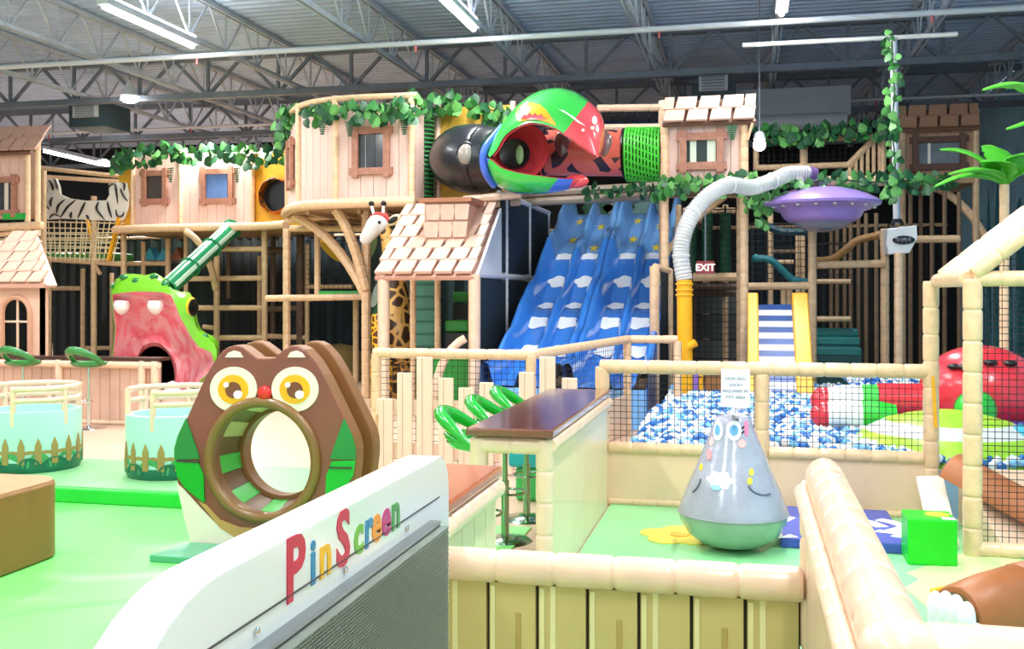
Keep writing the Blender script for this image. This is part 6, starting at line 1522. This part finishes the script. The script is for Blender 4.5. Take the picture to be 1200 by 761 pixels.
vine([Q(480, 122, 15.1), Q(510, 118, 15.9), Q(545, 122, 16.0), Q(580, 130, 16.0), Q(592, 135, 16.0)], 90, .17, 'ivy vine along the top of the yellow panel', .15, .22)
vine([Q(136, 190, 18.8), Q(150, 182, 18.7), Q(190, 178, 18.7), Q(240, 178, 18.7), Q(290, 180, 18.7), Q(336, 178, 18.4)], 170, .19, 'thick ivy vine along the top of the plank treehouse', .16, .25, (3, 5, 1))
vine([Q(775, 215, 14.8), Q(795, 217, 14.8), Q(830, 214, 14.8), Q(868, 212, 14.8), Q(878, 210, 14.8)], 70, .15, 'ivy vine along the foot of the window tower', .12, .2, (5, 3, 4))
vine([Q(888, 155, 18.3), Q(930, 158, 18.3), Q(980, 152, 18.3), Q(1036, 148, 18.3)], 100, .18, 'dark ivy vine along the upper walkway railing', .15, .2, (2, 6, 1))
vine([Q(876, 214, 14.4), Q(900, 222, 14.3), Q(935, 214, 14.3), Q(985, 211, 14.4), Q(1030, 214, 14.4), Q(1062, 212, 14.5), Q(1090, 212, 15)], 100, .14, 'ivy vine along the beam over the purple saucer', .13, .16, (5, 4, 4))
vine([Q(880, 228, 14.6), Q(887, 240, 14.6), Q(893, 252, 14.6), Q(890, 262, 14.6)], 20, .14, 'short ivy strand hanging beside the saucer rim', .14, .1)
vine([Q(1045, 44, 14.9), Q(1046, 70, 14.9), Q(1048, 110, 14.9), Q(1045, 150, 14.9), Q(1049, 190, 14.9), Q(1046, 235, 14.9)], 48, .13, 'ivy vine winding down the projector pole', .1, .1, (5, 1, 5))
vine([Q(690, 223, 16.8), Q(735, 222, 16.8), Q(772, 221, 16.8)], 30, .14, 'dark ivy vine below the green net tube', .1, .14, (1, 6, 0))
vine([Q(1062, 208, 19.0), Q(1090, 212, 19.0), Q(1125, 210, 19.0)], 30, .15, 'ivy vine at the foot of the shaded tower', .12, .15, (3, 4, 1))
for px, py, Y in ((378, 140, 14.98), (410, 142, 14.98), (474, 140, 14.98), (200, 196, 18.6), (278, 196, 18.6), (858, 146, 14.8)):
    t = thing('hanging_fern', Q(px, py, Y), 'small dark fern sprig hanging on plank wall', 'fern', 'fern sprigs on the plank walls')
    p = Q(px, py, Y); h = 18 * mpp(px, Y); MB().tube([p, p + Vector((0, 0, -h))], .01, 5).build('stalk', LF[1], t)
    for k in range(7):
        for sx in (-1, 1):
            o = p + Vector((0, -.01, -h * (k + .5) / 7)); w = .07 * (1 - k * .09)
            MB().prism([o, o + Vector((sx * w, 0, .012)), o + Vector((sx * w * 1.1, 0, -.01)), o + Vector((sx * w * .3, 0, -.022))], (0, .006, 0)).build('leaflet', LF[1], t)
def palm(base, leaves, label, th=.05, z0=0.):
    t = thing('palm_plant', (base.x, base.y, z0), label, 'plant')
    b = MB(); bamboo(b, [(base.x, base.y, z0), base], th, .22, 10, .93); b.build('trunk', TAN, t, smooth=True)
    PL = mat('palm_leaf', (84, 190, 40), .4, .22, 4)
    for (mid_, tip, w) in leaves:
        P = bez(base, mid_, tip, 12); up = Vector((0, 0, 1)); rings = []
        for i, p in enumerate(P):
            f = i / 12; d = (P[min(i + 1, 12)] - P[max(i - 1, 0)]).normalized(); s = d.cross(up).normalized() if d.cross(up).length > .1 else Vector((1, 0, 0)); n = s.cross(d).normalized()
            ww = w * (math.sin(math.pi * min(1, f * .93 + .04)) ** .8) * (1 + .10 * math.sin(f * 30)); ww = max(ww, .008)
            rings.append([p + s * (ww * a) + n * (-.25 * ww * abs(a) + .012 * k) for k, seq in ((1, (-1, -.5, 0, .5, 1)), (0, (1, .5, 0, -.5, -1))) for a in seq])
        o = MB().rings(rings, caps=(True, True)).build('leaf_blade', PL, t, smooth=True)
        MB().tube([p + Vector((0, 0, .006)) for p in P], .008, 5).build('midrib', mat('palm_rib', (150, 220, 90), .4), o, smooth=True)
Y = 11.6
palm(Q(1177, 216, Y), [(Q(1140, 190, Y), Q(1096, 219, Y - .2), 0.120), (Q(1150, 168, Y), Q(1102, 176, Y + .2), 0.144), (Q(1160, 185, Y - .3), Q(1112, 205, Y - .5), 0.132), (Q(1180, 165, Y), Q(1152, 172, Y + .3), 0.168), (Q(1195, 175, Y - .2), Q(1206, 180, Y - .5), 0.168), (Q(1180, 180, Y - .3), Q(1150, 190, Y - .5), 0.156), (Q(1200, 190, Y), Q(1240, 200, Y), 0.120), (Q(1205, 170, Y), Q(1245, 150, Y), 0.120)],
     'leafy green artificial palm on a tan post behind the toddler house')
Y = 8.8
palm(Q(1225, 135, Y), [(Q(1215, 80, Y), Q(1152, 106, Y - .1), .10), (Q(1210, 140, Y), Q(1180, 152, Y - .2), .06), (Q(1235, 60, Y), Q(1280, 90, Y), .1), (Q(1250, 140, Y), Q(1290, 160, Y), .1)], 'tall artificial palm reaching over the toddler house roof')
